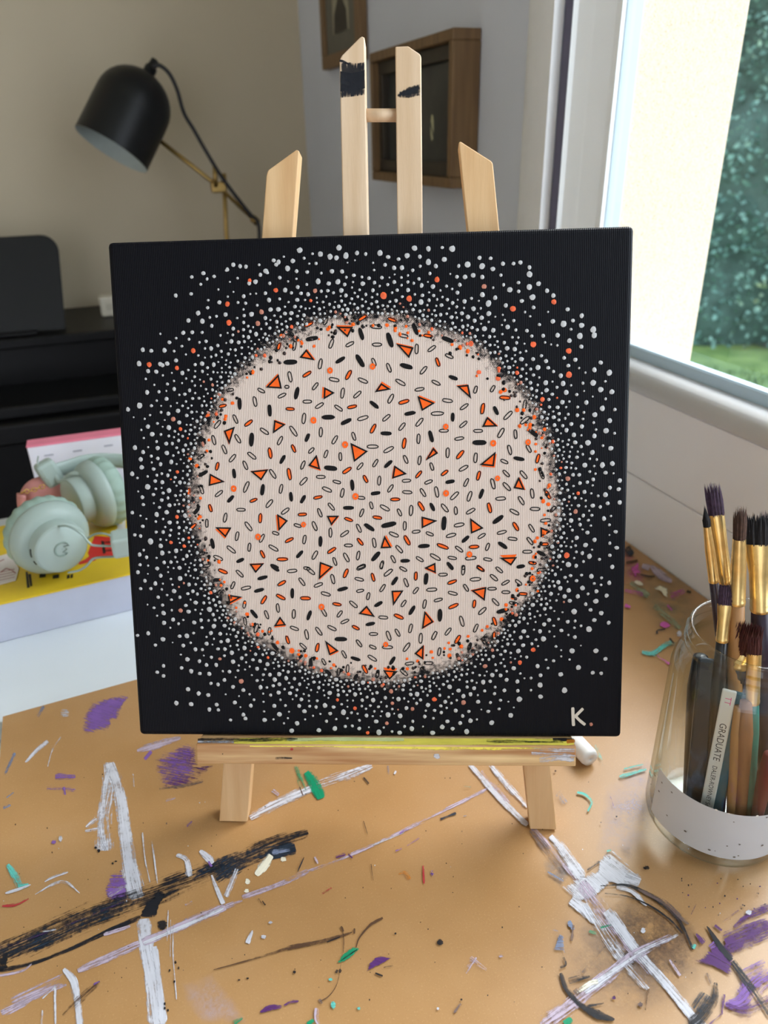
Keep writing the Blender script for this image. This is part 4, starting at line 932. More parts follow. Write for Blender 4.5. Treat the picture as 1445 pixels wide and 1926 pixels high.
# larger dots of the outer halo, one by one
BIG = "302,685,5 285,660,4.5 331,556,4 360,553,4 383,514,5 361,521,4 378,535,3.5 390,525,3 403,520,4 439,498,4.5 428,507,4 452,501,4 463,502,4 413,569,4.5 391,579,4 373,589,5 355,603,4.5 381,604,5 362,625,4.5 345,626,4.5 319,644,4.5 388,642,4 302,628,2.5 315,684,5 306,687,4.5 262,684,5.5 279,698,4.5 269,658,4.5 241,770,4.5 263,763,6 254,842,5 265,864,5 267,879,5 249,891,5 316,894,4 270,949,4 249,964,4 254,1006,4 265,1008,4 263,1043,4.5 260,1076,4.5 296,1069,4.5 273,1092,4 265,1107,4 284,1107,4 298,1123,4 290,1143,3.5 308,1153,5.5 326,1165,4.5 279,1191,4.5 259,1195,4 307,1202,6 352,1196,5.5 293,1213,4 345,1214,4.5 368,1221,4.5 353,1240,5.5 342,1256,4.5 360,1262,5 308,1252,4 296,1264,4.5 308,1271,4.5 394,1267,5 397,1285,4 374,1304,5 392,1307,5 354,1296,5 332,1322,5 360,1324,5.5 408,1325,4.5 394,1334,4.5 411,1335,4 442,1321,5 472,1327,4.5 458,1344,4.5 462,1351,4.5 434,1354,4 498,1354,5.5 526,1343,5.5 549,1374,5.5 559,1360,5 600,1373,5.5 630,1370,5.5 676,1370,4.5 713,1377,6 752,1378,5.5 775,1370,5.5 814,1378,6 832,1367,5.5 878,1376,6 885,1355,5 925,1359,5.5 961,1345,5.5 977,1315,6.5 1017,1310,5.5 1062,1298,6 1016,1288,5.5 1055,1268,5.5 1088,1255,5.5 1076,1224,6 1121,1224,6 1108,1183,6 1118,1166,5 1139,1239,4.5 1145,1171,4.5 1131,1153,5 1111,1147,4.5 1141,1120,4.5 1122,1112,4.5 1146,1096,4.5 1152,1066,4.5 1115,1265,4.5 1131,1266,4 1160,1030,5 1158,1000,4.5 1166,945,4.5 1164,920,4.5 1166,904,4.5 1152,872,5 1139,889,4.5 1149,843,5.5 1118,820,4.5 1140,810,6 1119,780,5.5 1147,791,5 1133,768,5.5 1151,737,5.5 1130,733,6 1116,720,6 1146,701,6 1118,631,5.5 1116,620,6 1130,682,4.5 1091,632,6 1071,641,5 1094,612,5.5 1060,609,6 1094,594,4.5 1078,603,4 1068,582,4.5 1002,559,6.5 996,540,5.5 1013,534,5 1029,547,4.5 996,516,6.5 996,503,4 979,494,4.5 966,496,4 946,496,4.5 927,506,5 907,501,6 880,498,6.5 902,485,4.5 923,486,4 959,545,6 919,571,6 890,518,5 875,521,5 851,468,6.5 836,488,5.5 832,466,3.5 806,468,5 780,467,6 766,481,5.5 715,476,5.5 806,493,5.5 790,483,4 672,476,4.5 688,478,3.5 638,466,6 564,471,6 603,478,5.5 621,483,5.5 651,481,6 633,485,5 551,491,5 541,505,5.5 515,490,4.5 503,513,4 524,493,4.5 500,510,5.5 490,517,4 520,498,4.5 481,530,5 469,533,4.5 426,509,3 1041,556,4.5 1065,738,5 1028,734,5 1100,875,5 1078,893,4"
taken = []
for e in BIG.split():
    x, y, r_ = [float(z) for z in e.split(',')]; p = cl(x, y); dot(p.x, p.y, r_ * KP * .86, 3); taken.append((p.x, p.y, r_ * KP + .0004))
OR_D = "519,546,5 428,572,5 431,607,5.5 333,692,4.5 281,686,5.5 364,660,5 470,528,4 593,547,4.5 722,556,6.5 770,562,5.5 822,526,5 1042,568,5 1070,660,6 1003,648,6 1070,705,6 965,581,6 911,539,5 1068,900,5 340,1148,5 454,1281,5.5 414,1239,4 635,1316,3.5 736,1300,4.5 817,1315,5.5 872,1321,5 1003,1222,5.5 692,1378,4 728,1360,4 776,1333,4 978,1246,4.5 668,1332,4 1083,962,4.5 322,1020,4 347,1027,4 333,972,4 886,646,5 901,700,5 937,712,5"
for e in OR_D.split():
    x, y, r_ = [float(z) for z in e.split(',')]; p = cl(x, y); dot(p.x, p.y, r_ * KP * .9, rnd.choice([4, 4, 5])); taken.append((p.x, p.y, r_ * KP + .0004))
grid = {}
def gk_(x, y): return (int(x // .004), int(y // .004))
for t_ in taken: grid.setdefault(gk_(t_[0], t_[1]), []).append(t_)
def free(x, y, r):
    gx, gy = gk_(x, y)
    for i in (-2, -1, 0, 1, 2):
        for j in (-2, -1, 0, 1, 2):
            for (a, b, q) in grid.get((gx + i, gy + j), ()):
                if (a - x) ** 2 + (b - y) ** 2 < (q + r) ** 2: return False
    return True
def putdot(x, y, r, gap): grid.setdefault(gk_(x, y), []).append((x, y, r + gap))
made = 0
for k in range(26000):
    a = rnd.uniform(0, 2 * math.pi); rad = RC * (1.015 + .39 * rnd.random() ** 1.5)
    x, y = CC[0] + rad * math.cos(a), CC[1] + rad * math.sin(a)
    if abs(x) > .143 or y > .140 or y < -.1475: continue
    if x > .115 and y < -.118: continue
    f_ = (rad / RC - 1) / .40
    if f_ > .55 and rnd.random() < .80: continue
    small = rnd.random()
    r_ = (.00058 + .00050 * small + (.0004 * small if f_ > .25 else 0) + (.0003 if rnd.random() < .14 else 0)) * (1 if f_ < .7 else .9)
    gap = .00055 + .0022 * max(0, f_) ** 1.1
    if not free(x, y, r_ + gap * .5): continue
    putdot(x, y, r_, gap * .5)
    u_ = rnd.random()
    dot(x, y, r_, 3 if u_ > .055 - .0 * f_ or f_ > .5 else rnd.choice([4, 5, 5])); made += 1
# dark and orange specks where the disc breaks up
for k in range(230):
    a = rnd.uniform(0, 2 * math.pi); rad = RC * rnd.gauss(.955, .022)
    if rad > RC * 1.0: continue
    dot(CC[0] + rad * math.cos(a), CC[1] + rad * math.sin(a), rnd.uniform(.0006, .0012), rnd.choice([2, 2, 7]), Z3, False)
for k in range(140):
    a = rnd.uniform(0, 2 * math.pi); rad = RC * rnd.gauss(.985, .035)
    f_ = rad / RC
    dot(CC[0] + rad * math.cos(a), CC[1] + rad * math.sin(a), rnd.uniform(.0005, .0012), 1 if f_ < .97 else rnd.choice([4, 5, 5]), Z4, f_ > .97)
# signature K.
def cvp(x, y, l): p = cl(x, y); return Vector((p.x, p.y, .00035 + l * 1e-6))
for pts, w in (([(1077.5, 1330), (1078, 1348), (1079, 1365)], 6), ([(1097, 1332), (1090, 1339), (1082, 1347)], 5.5), ([(1082, 1346), (1091, 1355), (1101, 1363)], 5.5)):
    stroke(cv, pts, w, 6, 0, cvp, rnd.random() * 20, .03)
p = cl(1112, 1362); dot(p.x, p.y, .0011, 5)
cvo = cv.build('square_canvas', [cvm.m, ORANGE, INK, DOTW, DOTO, DOTS, SIGN, DARKBROWN], matrix=CF)
tag(cvo, 'square black canvas painted with a pale speckled disc on the wooden easel', 'painting')

# ------------------------------------------------------------------ the easel
ez = thing('table_easel', 'small pine table easel holding the square canvas', 'easel', (.116, .33, 0))
CFM = CF
WF, DP = -.0188, .0115


def zfix(P):      # slide a local point along the upright until it meets the table
    w = CF @ Vector(P); k = (w.z - .0012) / V.z; q = Vector(P); q.y -= k; return q


def upright(name, top, foot=None, ubot=None, mats=None, extra=None):
    fr = [cl(x, y, WF) for x, y in top]
    mb = MB()
    if foot:
        b = [cl(x, y, WF) for x, y in foot]
        front = fr + [zfix(q) for q in b]; back = [Vector((q.x, q.y, WF - DP)) for q in fr] + [zfix((q.x, q.y, WF - DP)) for q in b]
    else:
        front = fr; back = [Vector((q.x, q.y, WF - DP)) for q in fr]
    prism(mb, front, back, bev=.0006)
    if extra: extra(mb)
    return mb.build(name, mats or PINE_LEG, ez, CF)


def up_mp(x, y, l): p = cl(x, y, WF); return Vector((p.x, p.y, WF + .00008 + l * 1e-5))


def post(top, ul, ur, extra):
    q = [cl(x, y, WF) for x, y in top]; mb = MB()
    fr = q + [Vector((ur, -.1632, WF)), Vector((ul, -.1632, WF))]
    prism(mb, fr, [Vector((a.x, a.y, WF - DP)) for a in fr], bev=.0007)
    extra(mb); return mb.build('upright_post', [PINE] + PAINTS, ez, CF)


def ex_l(mb):
    blob(mb, [(640, 120), (650, 117), (672, 119), (686, 117), (686.5, 178), (670, 181), (650, 183), (640.5, 184)], BK, .10, up_mp, 1, .4, math.pi / 2)
    blob(mb, [(640, 134), (662, 138), (686, 132), (686.5, 166), (662, 172), (640.5, 172)], BK, -.45, up_mp, 2, .4, math.pi / 2)
    stroke(mb, [(639, 114), (646, 116), (656, 121)], [6, 6, 3], BK, .2, up_mp, 3)


def ex_r(mb):
    blob(mb, [(746, 180), (752, 172), (770, 163), (791, 157), (791, 180), (778, 184), (758, 186)], BK, .20, up_mp, 1, .8, math.pi / 2)
    blob(mb, [(747, 180), (756, 172), (774, 166), (791, 159), (791, 174), (776, 178), (758, 181)], BK, .20, up_mp, 2, .8, math.pi / 2)


qa = cl(641, 437, WF); qb = cl(689, 437, WF); post([(638.6, 113), (643, 104), (677, 70), (681, 67.5), (686, 70)], qa.x, qb.x, ex_l)
qa = cl(744, 435, WF); qb = cl(792, 435, WF); post([(743.5, 87), (768, 86), (790, 101), (792.5, 106)], qa.x, qb.x, ex_r)
upright('leg', [(501, 330), (504, 320), (558, 281), (563, 284)], [(466, 1562), (413, 1560)])
upright('leg', [(863, 268), (866, 265.5), (925, 303), (927.5, 308)], [(1047, 1566), (997, 1563)])
a_, b_ = cl(684, 217, WF - .006), cl(748, 217, WF - .006)
mb = MB(); tube(mb, [(a_.x, a_.y, WF - .006), (b_.x, b_.y, WF - .006)], .0036, 16); mb.build('dowel', PINE, ez, CF)
mb = MB(); box(mb, (-.10, .055, WF - DP - .0105), (.10, .072, WF - DP - .0005), bev=.001); mb.build('cross_bar', PINE_X, ez, CF)
ra = CF @ Vector((.007, .045, WF - DP - .016)); rb = Vector((ra.x + .075, .585, .006))
mb = MB(); tube(mb, [ra, rb], [(.0055, .009)] * 2, 4, smooth=False); mb.build('rear_leg', PINE_Z, ez)
# ledge
l0, l1 = cl(370.5, 1437, .011), cl(1083.5, 1438, .011)
mb = MB(); box(mb, (l0.x, -.1632, WF + .0004), (l1.x, -.1503, .011), bev=.0007)


def lt_mp(x, y, l): p = cl(x, y, .011); yy = min(p.y, -.1511); return Vector((p.x, yy, .0111 + l * 1e-5))
def ltop(x, y, l):
    d = ray(x, y); Pl = CF @ Vector((0, -.1502, 0)); t = (Pl - CAM).dot(V) / d.dot(V); q = CFI @ (CAM + d * t)
    return Vector((q.x, -.15022 + l * 1e-5, min(q.z, .0104)))


stroke(mb, [(470, 1402), (600, 1401), (760, 1402), (900, 1403), (1030, 1402)], [6, 9, 16, 18, 12], YE, .26, lt_mp, 1)
stroke(mb, [(440, 1394), (600, 1394), (800, 1395), (1000, 1395), (1080, 1396)], 12, YE, -.1, ltop, 1); stroke(mb, [(540, 1391), (640, 1390), (760, 1391)], 7, MI, .15, ltop, 2)
stroke(mb, [(372, 1393), (430, 1392), (520, 1391), (560, 1390)], [14, 12, 10, 6], BK, .43, ltop, 3); stroke(mb, [(372, 1395), (440, 1396)], 8, WH, .45, ltop, 4)
stroke(mb, [(915, 1394), (960, 1395), (1060, 1396)], [8, 9, 5], BK, .5, ltop, 5); stroke(mb, [(1040, 1391), (1080, 1391)], 8, BK, .3, ltop, 6); stroke(mb, [(1066, 1395), (1082, 1394)], 8, ORG, .2, ltop, 7)
stroke(mb, [(1000, 1414), (1040, 1416), (1082, 1416)], [22, 30, 36], WH, .46, lt_mp, 2); stroke(mb, [(1015, 1430), (1050, 1426), (1080, 1428)], 14, WH, .38, lt_mp, 3)
stroke(mb, [(518, 1426), (530, 1426), (550, 1426)], [8, 8, 3], BK, .38, lt_mp, 4); blob(mb, ell(822, 1422, 7, 5, 10, .3), WH, .2, lt_mp, 5, .8); blob(mb, ell(549, 1409, 3, 2.4), RE, .1, lt_mp, 6, .3); blob(mb, ell(419, 1418, 1.2, 1.2), BK, .1, lt_mp, 7, .2)
mb.build('ledge', [PINE_X] + PAINTS, ez, CF)

# white marker lying behind the easel foot
e1 = atZ(1112, 1428, .0072); ddir = Vector((e1.x - .262, e1.y - .445, 0)).normalized()
e0 = e1 - ddir * .12
mk = thing('paint_marker', 'white paint marker lying on the board behind the easel ledge', 'marker pen', ((e0 + e1) / 2).xy.to_tuple() + (0,))
Mk = Matrix.Translation(e0) @ frame_of(ddir).to_4x4()
mb = MB(); lathe(mb, [(.0004, 0), (.0055, 0), (.0062, .002), (.0062, .088), (.0004, .0881)], 28, Mk); mb.build('barrel', plain('white_pen_plastic', lin(232, 230, 226), .35), mk)
mb = MB(); lathe(mb, [(.0062, .0885), (.0068, .089), (.0068, .117), (.0060, .1195), (.0010, .12), (.0009, .1185), (.0003, .1185)], 28, Mk); mb.build('cap', plain('white_cap_plastic', lin(238, 236, 232), .3), mk)

# ------------------------------------------------------------------ jar of brushes
JC = Vector((.316, .254, 0)); JR = .042
gj = NT('clear_jar_glass')
lw = gj.n('ShaderNodeLayerWeight'); lw.inputs['Blend'].default_value = .5
fz = gj.n('ShaderNodeMath', operation='MULTIPLY_ADD'); gj.l(gj.math('POWER', lw.outputs['Facing'], 5.0), fz.inputs[0]); fz.inputs[1].default_value = .9; fz.inputs[2].default_value = .045
tint = gj.ramp(lw.outputs['Facing'], [(.0, (.97, .985, .98)), (.6, (.955, .975, .968)), (1.0, (.68, .78, .75))])
tr = gj.n('ShaderNodeBsdfTransparent'); gj.l(tint, tr.inputs[0])
gs = gj.n('ShaderNodeBsdfGlossy'); gs.inputs['Roughness'].default_value = .03
mx = gj.n('ShaderNodeMixShader'); gj.l(fz.outputs[0], mx.inputs[0]); gj.l(tr.outputs[0], mx.inputs[1]); gj.l(gs.outputs[0], mx.inputs[2]); gj.l(mx.outputs[0], gj.out.inputs['Surface'])
jar = thing('glass_jar', 'clear glass jar with a white paper band holding paintbrushes', 'jar', (JC.x, JC.y, .001))
MJ = Matrix.Translation(JC)
outer = [(.0003, .0015), (.030, .0012), (.036, .0014), (.0405, .0045), (.0420, .010), (JR, .060), (JR, .119), (.0412, .125), (.0385, .131), (.0362, .1345), (.0360, .1375), (.0372, .1388), (.0374, .1400), (.0358, .1415), (.0356, .1430), (.0370, .1442), (.0372, .1456), (.0356, .1472), (.0360, .1492), (.0354, .1504), (.0342, .1506)]
inn_ = [(.0334, .1496), (.0334, .136), (.0345, .133), (.0372, .128), (.0392, .121), (.0395, .110), (.0395, .012), (.037, .0075), (.030, .0062), (.0003, .0068)]
mb = MB(); lathe(mb, outer + inn_, 72, MJ); mb.build('glass_body', gj.m, jar)
# paper band
la0 = math.atan2(-JC.y, -JC.x) - R(54); la1 = la0 + R(210)
vs = []; fs = []; n_ = 60
for i in range(n_ + 1):
    a = la0 + (la1 - la0) * i / n_
    for z in (.0135, .0505): vs.append((JC.x + (JR + .0003) * math.cos(a), JC.y + (JR + .0003) * math.sin(a), z))
for i in range(n_): fs.append([2 * i, 2 * i + 2, 2 * i + 3, 2 * i + 1])
mb = MB(); mb.add(vs, fs, 0, True)
hd_ = Vector((JC.x, JC.y, 0)).normalized()
ca = math.atan2(-hd_.y, -hd_.x)
for k in range(26):
    a = ca + rnd.uniform(-1.2, 1.2); z = rnd.uniform(.016, .056); r_ = rnd.uniform(.0003, .0007)
    c = Vector((JC.x + (JR + .0006) * math.cos(a), JC.y + (JR + .0006) * math.sin(a), z)); tx = Vector((-math.sin(a), math.cos(a), 0))
    mb.add([c + tx * r_ * 1.3 * math.cos(R(45 * q)) + Vector((0, 0, r_ * math.sin(R(45 * q)))) for q in range(8)], [list(range(8))], 1 if z < .049 else 2)
mb.build('paper_band', [plain('white_label_paper', lin(204, 208, 214), .7, var=.02), plain('grey_specks', lin(110, 104, 100), .6), plain('white_specks', lin(236, 236, 232), .5)], jar)

GOLD = plain('gold_ferrule', lin(228, 194, 128), .28, .9, var=.12, scale=150)
HB = {'violet': plain('dark_violet_handle', lin(46, 32, 48), .35), 'black': plain('black_handle', lin(20, 20, 24), .3), 'navy': plain('navy_handle', lin(20, 34, 46), .35),
      'tan': plain('tan_wood_handle', lin(168, 122, 74), .5, var=.12), 'brown': plain('brown_handle', lin(134, 88, 56), .45, var=.15), 'teal': plain('teal_handle', lin(28, 84, 100), .35, var=.12), 'green': plain('green_handle', lin(24, 104, 92), .4, var=.2),
      'white': plain('white_handle', lin(216, 214, 208), .4, var=.04), 'red': plain('dark_red_handle', lin(98, 36, 32), .4)}
BRI = {'violet': plain('violet_stained_bristle', lin(66, 46, 66), .7, var=.35, scale=500), 'black': plain('black_bristle', lin(28, 26, 28), .7, var=.35, scale=500), 'brown': plain('brown_bristle', lin(78, 54, 42), .7, var=.35, scale=500),
       'red': plain('red_brown_bristle', lin(70, 26, 22), .65, var=.35, scale=500), 'clear': plain('pale_bristle', lin(150, 146, 140), .7)}


def brush(name, label, tip, fer, low, D, wt, wl, flat, hc, bc, Dt=None, wh=None, fr_ratio=1.0, handle_text=None, ragged=.25):
    """tip, fer (bristle root), fer2 (ferrule end), low: measured spots; D: distance of tip and foot from the camera's axis"""
    Dt = Dt or D
    T = atD(*tip, Dt); Lo = atD(*low, D)
    ax = (T - Lo).normalized()
    t0 = (Lo.z - .0085) / ax.z; bot = Lo - ax * t0
    rr_ = Vector((bot.x - JC.x, bot.y - JC.y)); 
    if rr_.length > .0345:
        rr_ *= .0345 / rr_.length; bot = Vector((JC.x + rr_.x, JC.y + rr_.y, .0085))
    ax = (T - bot).normalized(); Lt = (T - bot).length
    def fr_(p):
        d = ray(*p); n = d.cross(ax); q = CAM - bot; # closest point on brush axis to the sight line
        A_ = ax.dot(d) / d.dot(d); s = ((q - d * (q.dot(d) / d.dot(d))).dot(ax)) / (ax - d * A_).dot(ax); return s
    s1, s2 = fr_(fer[0]), fr_(fer[1])
    b = thing(name, label, 'paintbrush', tuple(bot), group='paintbrushes standing in the glass jar')
    vd = (CAM - T); side = ax.cross(vd).normalized()
    x = side; y = ax.cross(x)
    Mx = Matrix((x, y, ax)).transposed().to_4x4(); Mx.translation = bot
    hl, hr = wh or (wl * .62), wl * .5
    th = wl * .5
    if s1 < Lt:
        m1 = MB()
        n = 16
        # ferrule: round at the handle, pressed flat at the bristles when the brush is flat
        prof = [(s2, .5 * wl, .5 * wl), (s2 + .0005, .5 * wl * 1.03, .5 * wl * 1.03), (s2 + .0022, .5 * wl * 1.03, .5 * wl * 1.03), (s2 + .0026, .5 * wl * .97, .5 * wl * .97), (s2 + .0048, .5 * wl * 1.02, .5 * wl * 1.02), (s2 + .0052, .5 * wl * .98, .5 * wl * .98), (s2 + (s1 - s2) * .55, .5 * wl * .98, .5 * wl * (.9 if flat else .98)), (s1, .5 * wt, .5 * wt * (.32 if flat else 1))]
        vs = []; fs = []
        for (s, rx, ry) in prof:
            for k in range(n): vs.append((rx * math.cos(2 * math.pi * k / n), ry * math.sin(2 * math.pi * k / n), s))
        for i in range(len(prof) - 1):
            for k in range(n): fs.append([i * n + k, i * n + (k + 1) % n, (i + 1) * n + (k + 1) % n, (i + 1) * n + k])
        m1.add(vs, fs, 0, True, M=Mx); m1.build('ferrule', GOLD, b)
        m2 = MB()
        rx, ry = .5 * wt * .96, .5 * wt * (.30 if flat else .96)
        cb = 140 if wt > .004 else 80
        for k in range(cb):
            a = rnd.uniform(0, 6.28); q = math.sqrt(rnd.random()); px, py = rx * q * math.cos(a), ry * q * math.sin(a)
            L = (Lt - s1) * (1 + rnd.uniform(-ragged, .04)); 
            if not flat and ragged < .2: L *= (1 - .45 * q * q)
            sp_ = (1.0 + rnd.uniform(-.04, .10)) if (flat or ragged >= .2) else (1.1 - .6 * (1 - q) * 0)
            r_ = wt * .045
            px2, py2 = px * sp_ + rnd.uniform(-1, 1) * wt * .03, py * sp_
            if not flat and ragged < .2: px2 *= .45; py2 *= .45
            t_ = [(r_ * math.cos(R(120 * j)), r_ * math.sin(R(120 * j))) for j in range(3)]
            vs = [(px + i, py + j, s1 - .0008) for i, j in t_] + [(px * 1.06 + i, py * 1.06 + j, s1 + L * .55) for i, j in t_] + [(px2, py2, s1 + L)]
            m2.add(vs, [[0, 1, 4, 3], [1, 2, 5, 4], [2, 0, 3, 5], [3, 4, 6], [4, 5, 6], [5, 3, 6]], 0, False, M=Mx)
        m2.build('bristles', BRI[bc], b)
    else: s2 = Lt
    m3 = MB()
    hw = wh or wl
    if flat == 'slab':
        box(m3, (-hw / 2, -hw * .14, 0), (hw / 2, hw * .14, s2), bev=hw * .10, M=Mx)
    else:
        lathe(m3, [(.0002, 0), (hw * .26, .0015), (hw * .34, s2 * .2), (hw * .48, s2 * .6), (hw * .55, s2 * .82), (wl * .46, s2 + .0004), (wl * .3, s2 + .0012), (.0002, s2 + .0014)], 14, Mx, cap=False)
    h = m3.build('handle', HB[hc], b)
    if handle_text:
        sub(h)
        for (txt, size, at_, mcol) in handle_text:
            cu = bpy.data.curves.new('lettering', 'FONT'); cu.body = txt; cu.size = size; cu.align_y = 'CENTER'
            ob = bpy.data.objects.new('tmp', cu); COL.objects.link(ob); dg = bpy.context.evaluated_depsgraph_get()
            me = bpy.data.meshes.new_from_object(ob.evaluated_get(dg)); bpy.data.objects.remove(ob)
            # text reads from the top of the handle downwards
            sgn = 1 if (Mx.to_3x3() @ Vector((0, 1, 0))).dot(CAM - bot) > 0 else -1
            mb_ = MB(); dn = Vector((0, 0, -1)); nrm = Vector((0, sgn, 0)); upx = nrm.cross(dn)
            vv = [Vector((0, sgn * (hw * .14 + .00008), at_)) + dn * p_.co.x + upx * p_.co.y for p_ in me.vertices]
            mb_.add(vv, [list(pl.vertices) for pl in me.polygons], 0, False, M=Mx); bpy.data.meshes.remove(me)
            mb_.build('lettering', mcol, h)
    return b


DJ = math.hypot(JC.x, JC.y)
px_m = lambda w: w * .00035
INKG = plain('printed_black', lin(40, 36, 38), .5); INKP = plain('pink_mark', lin(222, 70, 140), .5)
brush('paintbrush', 'wide flat brush with purple-black bristles, tallest on the left', (1339, 908), ((1347, 968), (1368, 1095)), (1412, 1420), DJ + .016, .0086, .0078, True, 'violet', 'violet', Dt=DJ + .010)
brush('paintbrush', 'slim round brush with a small black tip at the far left', (1325, 949), ((1331, 990), (1346, 1094)), (1384, 1420), DJ + .006, .0040, .0056, False, 'violet', 'black', Dt=DJ + .001, ragged=.12)
brush('paintbrush', 'round gold-collared brush with splayed brown bristles in the middle', (1393, 952), ((1396, 1013), (1389, 1136)), (1378, 1440), DJ - .014, .0066, .0082, False, 'tan', 'brown', Dt=DJ - .008)
brush('paintbrush', 'widest flat brush with dark bristles at the right edge', (1426, 966), ((1428, 1022), (1422, 1148)), (1440, 1430), DJ - .004, .0150, .0110, True, 'violet', 'black', Dt=DJ + .002)
brush('paintbrush', 'short flat dark-tipped brush low in front of the slim round one', (1368, 1099), ((1366, 1137), (1355, 1205)), (1340, 1420), DJ - .022, .0082, .0068, True, 'black', 'violet', Dt=DJ - .012)
brush('paintbrush', 'broad brush with dark red bristles just above the rim', (1412, 1172), ((1392, 1226), (1384, 1250)), (1340, 1440), DJ - .004, .0150, .0100, True, 'black', 'red', Dt=DJ - .014, ragged=.1)
brush('paintbrush', 'small flat brush with maroon bristles and a teal painted handle', (1420, 1196), ((1420, 1230), (1423, 1322)), (1431, 1530), DJ - .033, .0074, .0074, True, 'green', 'red', Dt=DJ - .028)
brush('paintbrush', 'white flat-handled brush printed with dark lettering', (1373, 1298), ((1373, 1296), (1373, 1296)), (1334, 1490), DJ - .036, .0070, .0074, 'slab', 'white', 'clear', Dt=DJ - .030, wh=.0074,
      handle_text=[('GRADUATE', .0052, .0965, INKG), ('DALER-ROWNEY', .0036, .0655, INKG), ('Se', .0036, .0375, INKG), ('TT', .0046, .1150, INKP)])
brush('paintbrush', 'dark teal handle beside the white lettered handle', (1391, 1302), ((1391, 1300), (1391, 1300)), (1350, 1500), DJ - .034, .0070, .0074, 'slab', 'teal', 'clear', Dt=DJ - .028, wh=.0080)
brush('paintbrush', 'plain tan handle right of the dark teal one', (1391, 1330), ((1391, 1328), (1391, 1328)), (1379, 1520), DJ - .034, .0060, .0060, False, 'tan', 'clear', Dt=DJ - .030, wh=.0062)
brush('paintbrush', 'brown wooden handle left of the teal painted handle', (1404, 1320), ((1404, 1318), (1404, 1318)), (1406, 1525), DJ - .035, .0070, .0070, False, 'brown', 'clear', Dt=DJ - .030, wh=.0085)
brush('paintbrush', 'black handle nearest the left side of the jar', (1318, 1236), ((1318, 1234), (1318, 1234)), (1300, 1440), DJ - .010, .0090, .0090, False, 'black', 'clear', Dt=DJ - .012, wh=.011)
brush('paintbrush', 'broad navy handle leaning across the left half of the jar', (1340, 1240), ((1340, 1238), (1340, 1238)), (1320, 1440), DJ - .022, .0110, .0110, 'slab', 'navy', 'clear', Dt=DJ - .014, wh=.015)
brush('paintbrush', 'broad black handle behind the white lettered handle', (1362, 1250), ((1362, 1248), (1362, 1248)), (1345, 1440), DJ - .016, .0110, .0110, 'slab', 'black', 'clear', Dt=DJ - .010, wh=.016)
brush('paintbrush', 'gold-collared brush half hidden at the right edge of the photo', (1448, 960), ((1449, 1020), (1446, 1150)), (1440, 1440), DJ + .012, .0080, .0080, True, 'tan', 'violet', Dt=DJ + .014)
brush('paintbrush', 'red handle low at the right edge of the jar', (1448, 1420), ((1448, 1418), (1448, 1418)), (1446, 1540), DJ - .034, .0070, .0070, False, 'red', 'clear', Dt=DJ - .034, wh=.008)

# ------------------------------------------------------------------ book, box, headphones, purse
BH = .036
f0, f1 = Vector((-.1350, .6527, 0)), Vector((-.0227, .6620, 0)); ed = (f1 - f0).normalized(); en = Vector((-ed.y, ed.x, 0))
Mb = Matrix((ed, en, Vector((0, 0, 1)))).transposed().to_4x4(); Mb.translation = f0 + Vector((0, 0, -.0042))
ORIG = f0
bk = thing('yellow_book', 'thick book with a yellow and red cover lying under the headphones', 'book', (-.08, .74, -.004))
mb = MB(); box(mb, (-.16, .001, .0), (.20, .168, BH + .0035), bev=.001, M=Mb); mb.build('page_block', plain('pale_page_edges', lin(196, 200, 216), .6, var=.03), bk)
cm = [plain('yellow_cover', lin(232, 196, 40), .4, var=.03), plain('cover_red', lin(214, 48, 46), .4), plain('cover_white', lin(228, 222, 214), .5), plain('cover_black', lin(30, 26, 26), .5)]
mb = MB(); box(mb, (-.161, -.0005, BH + .0035), (.201, .1695, BH + .0050), bev=.0005, M=Mb)
ztop = BH + .0050 - .0042
def bt(x, y, l=1): return atZ(x, y, ztop + .00012 * l)
def patch(poly, mi, l): mb.add([bt(x, y, l) for x, y in poly], [list(range(len(poly)))], mi)
patch([(165, 1040), (178, 1008), (212, 1010), (216, 1044), (180, 1052), (150, 1060), (168, 1046)], 1, 1)
patch([(146, 1058), (180, 1044), (180, 1054), (150, 1062)], 1, 2)
patch([(190, 1017), (196, 1018), (199, 1040), (194, 1042)], 3, 3)
for k in range(3): patch([(197 + 0, 1019 + k * 8), (209, 1018 + k * 8), (210, 1020 + k * 8), (198, 1021 + k * 8)], 3, 3)
patch([(214, 1000), (222, 992), (216, 984), (228, 986), (236, 975), (236, 1004), (224, 1000)], 2, 1)
# title strip
patch([(48, 1076), (52, 1075), (56, 1105), (51, 1106)], 3, 2); patch([(53, 1080), (58, 1079), (61, 1102), (57, 1103)], 3, 2)
for (x, y, w_) in ((74, 1080, 12), (99, 1082, 12), (126, 1082, 5), (133, 1081, 4)): patch([(x, y), (x + w_, y - 2), (x + w_, y + 5), (x, y + 7)], 3, 2)
mb.build('cover', cm, bk)
# leaflet with red scrawl
pm = [plain('striped_paper', lin(232, 224, 218), .7, var=.05), plain('red_scrawl', lin(150, 40, 50), .6)]
a4 = [bt(-40, 1058, 3), bt(18, 1042, 3), bt(36, 1070, 3), bt(30, 1092, 3), bt(-40, 1112, 3)]
mb = MB(); prism(mb, [p + Vector((0, 0, .0009)) for p in a4], [p + Vector((0, 0, .0001)) for p in a4])
for (p, q) in (((2, 1078), (12, 1071)), ((12, 1071), (22, 1074)), ((22, 1074), (30, 1080)), ((0, 1058), (8, 1054))):
    tube(mb, [bt(*p, 3) + Vector((0, 0, .0012)), bt(*q, 3) + Vector((0, 0, .0012))], .0004, 6, 1)
for k in range(4):
    tube(mb, [bt(-4, 1094 - k * 5, 3) + Vector((0, 0, .001)), bt(28, 1087 - k * 5, 3) + Vector((0, 0, .001))], .00025, 5, 1)
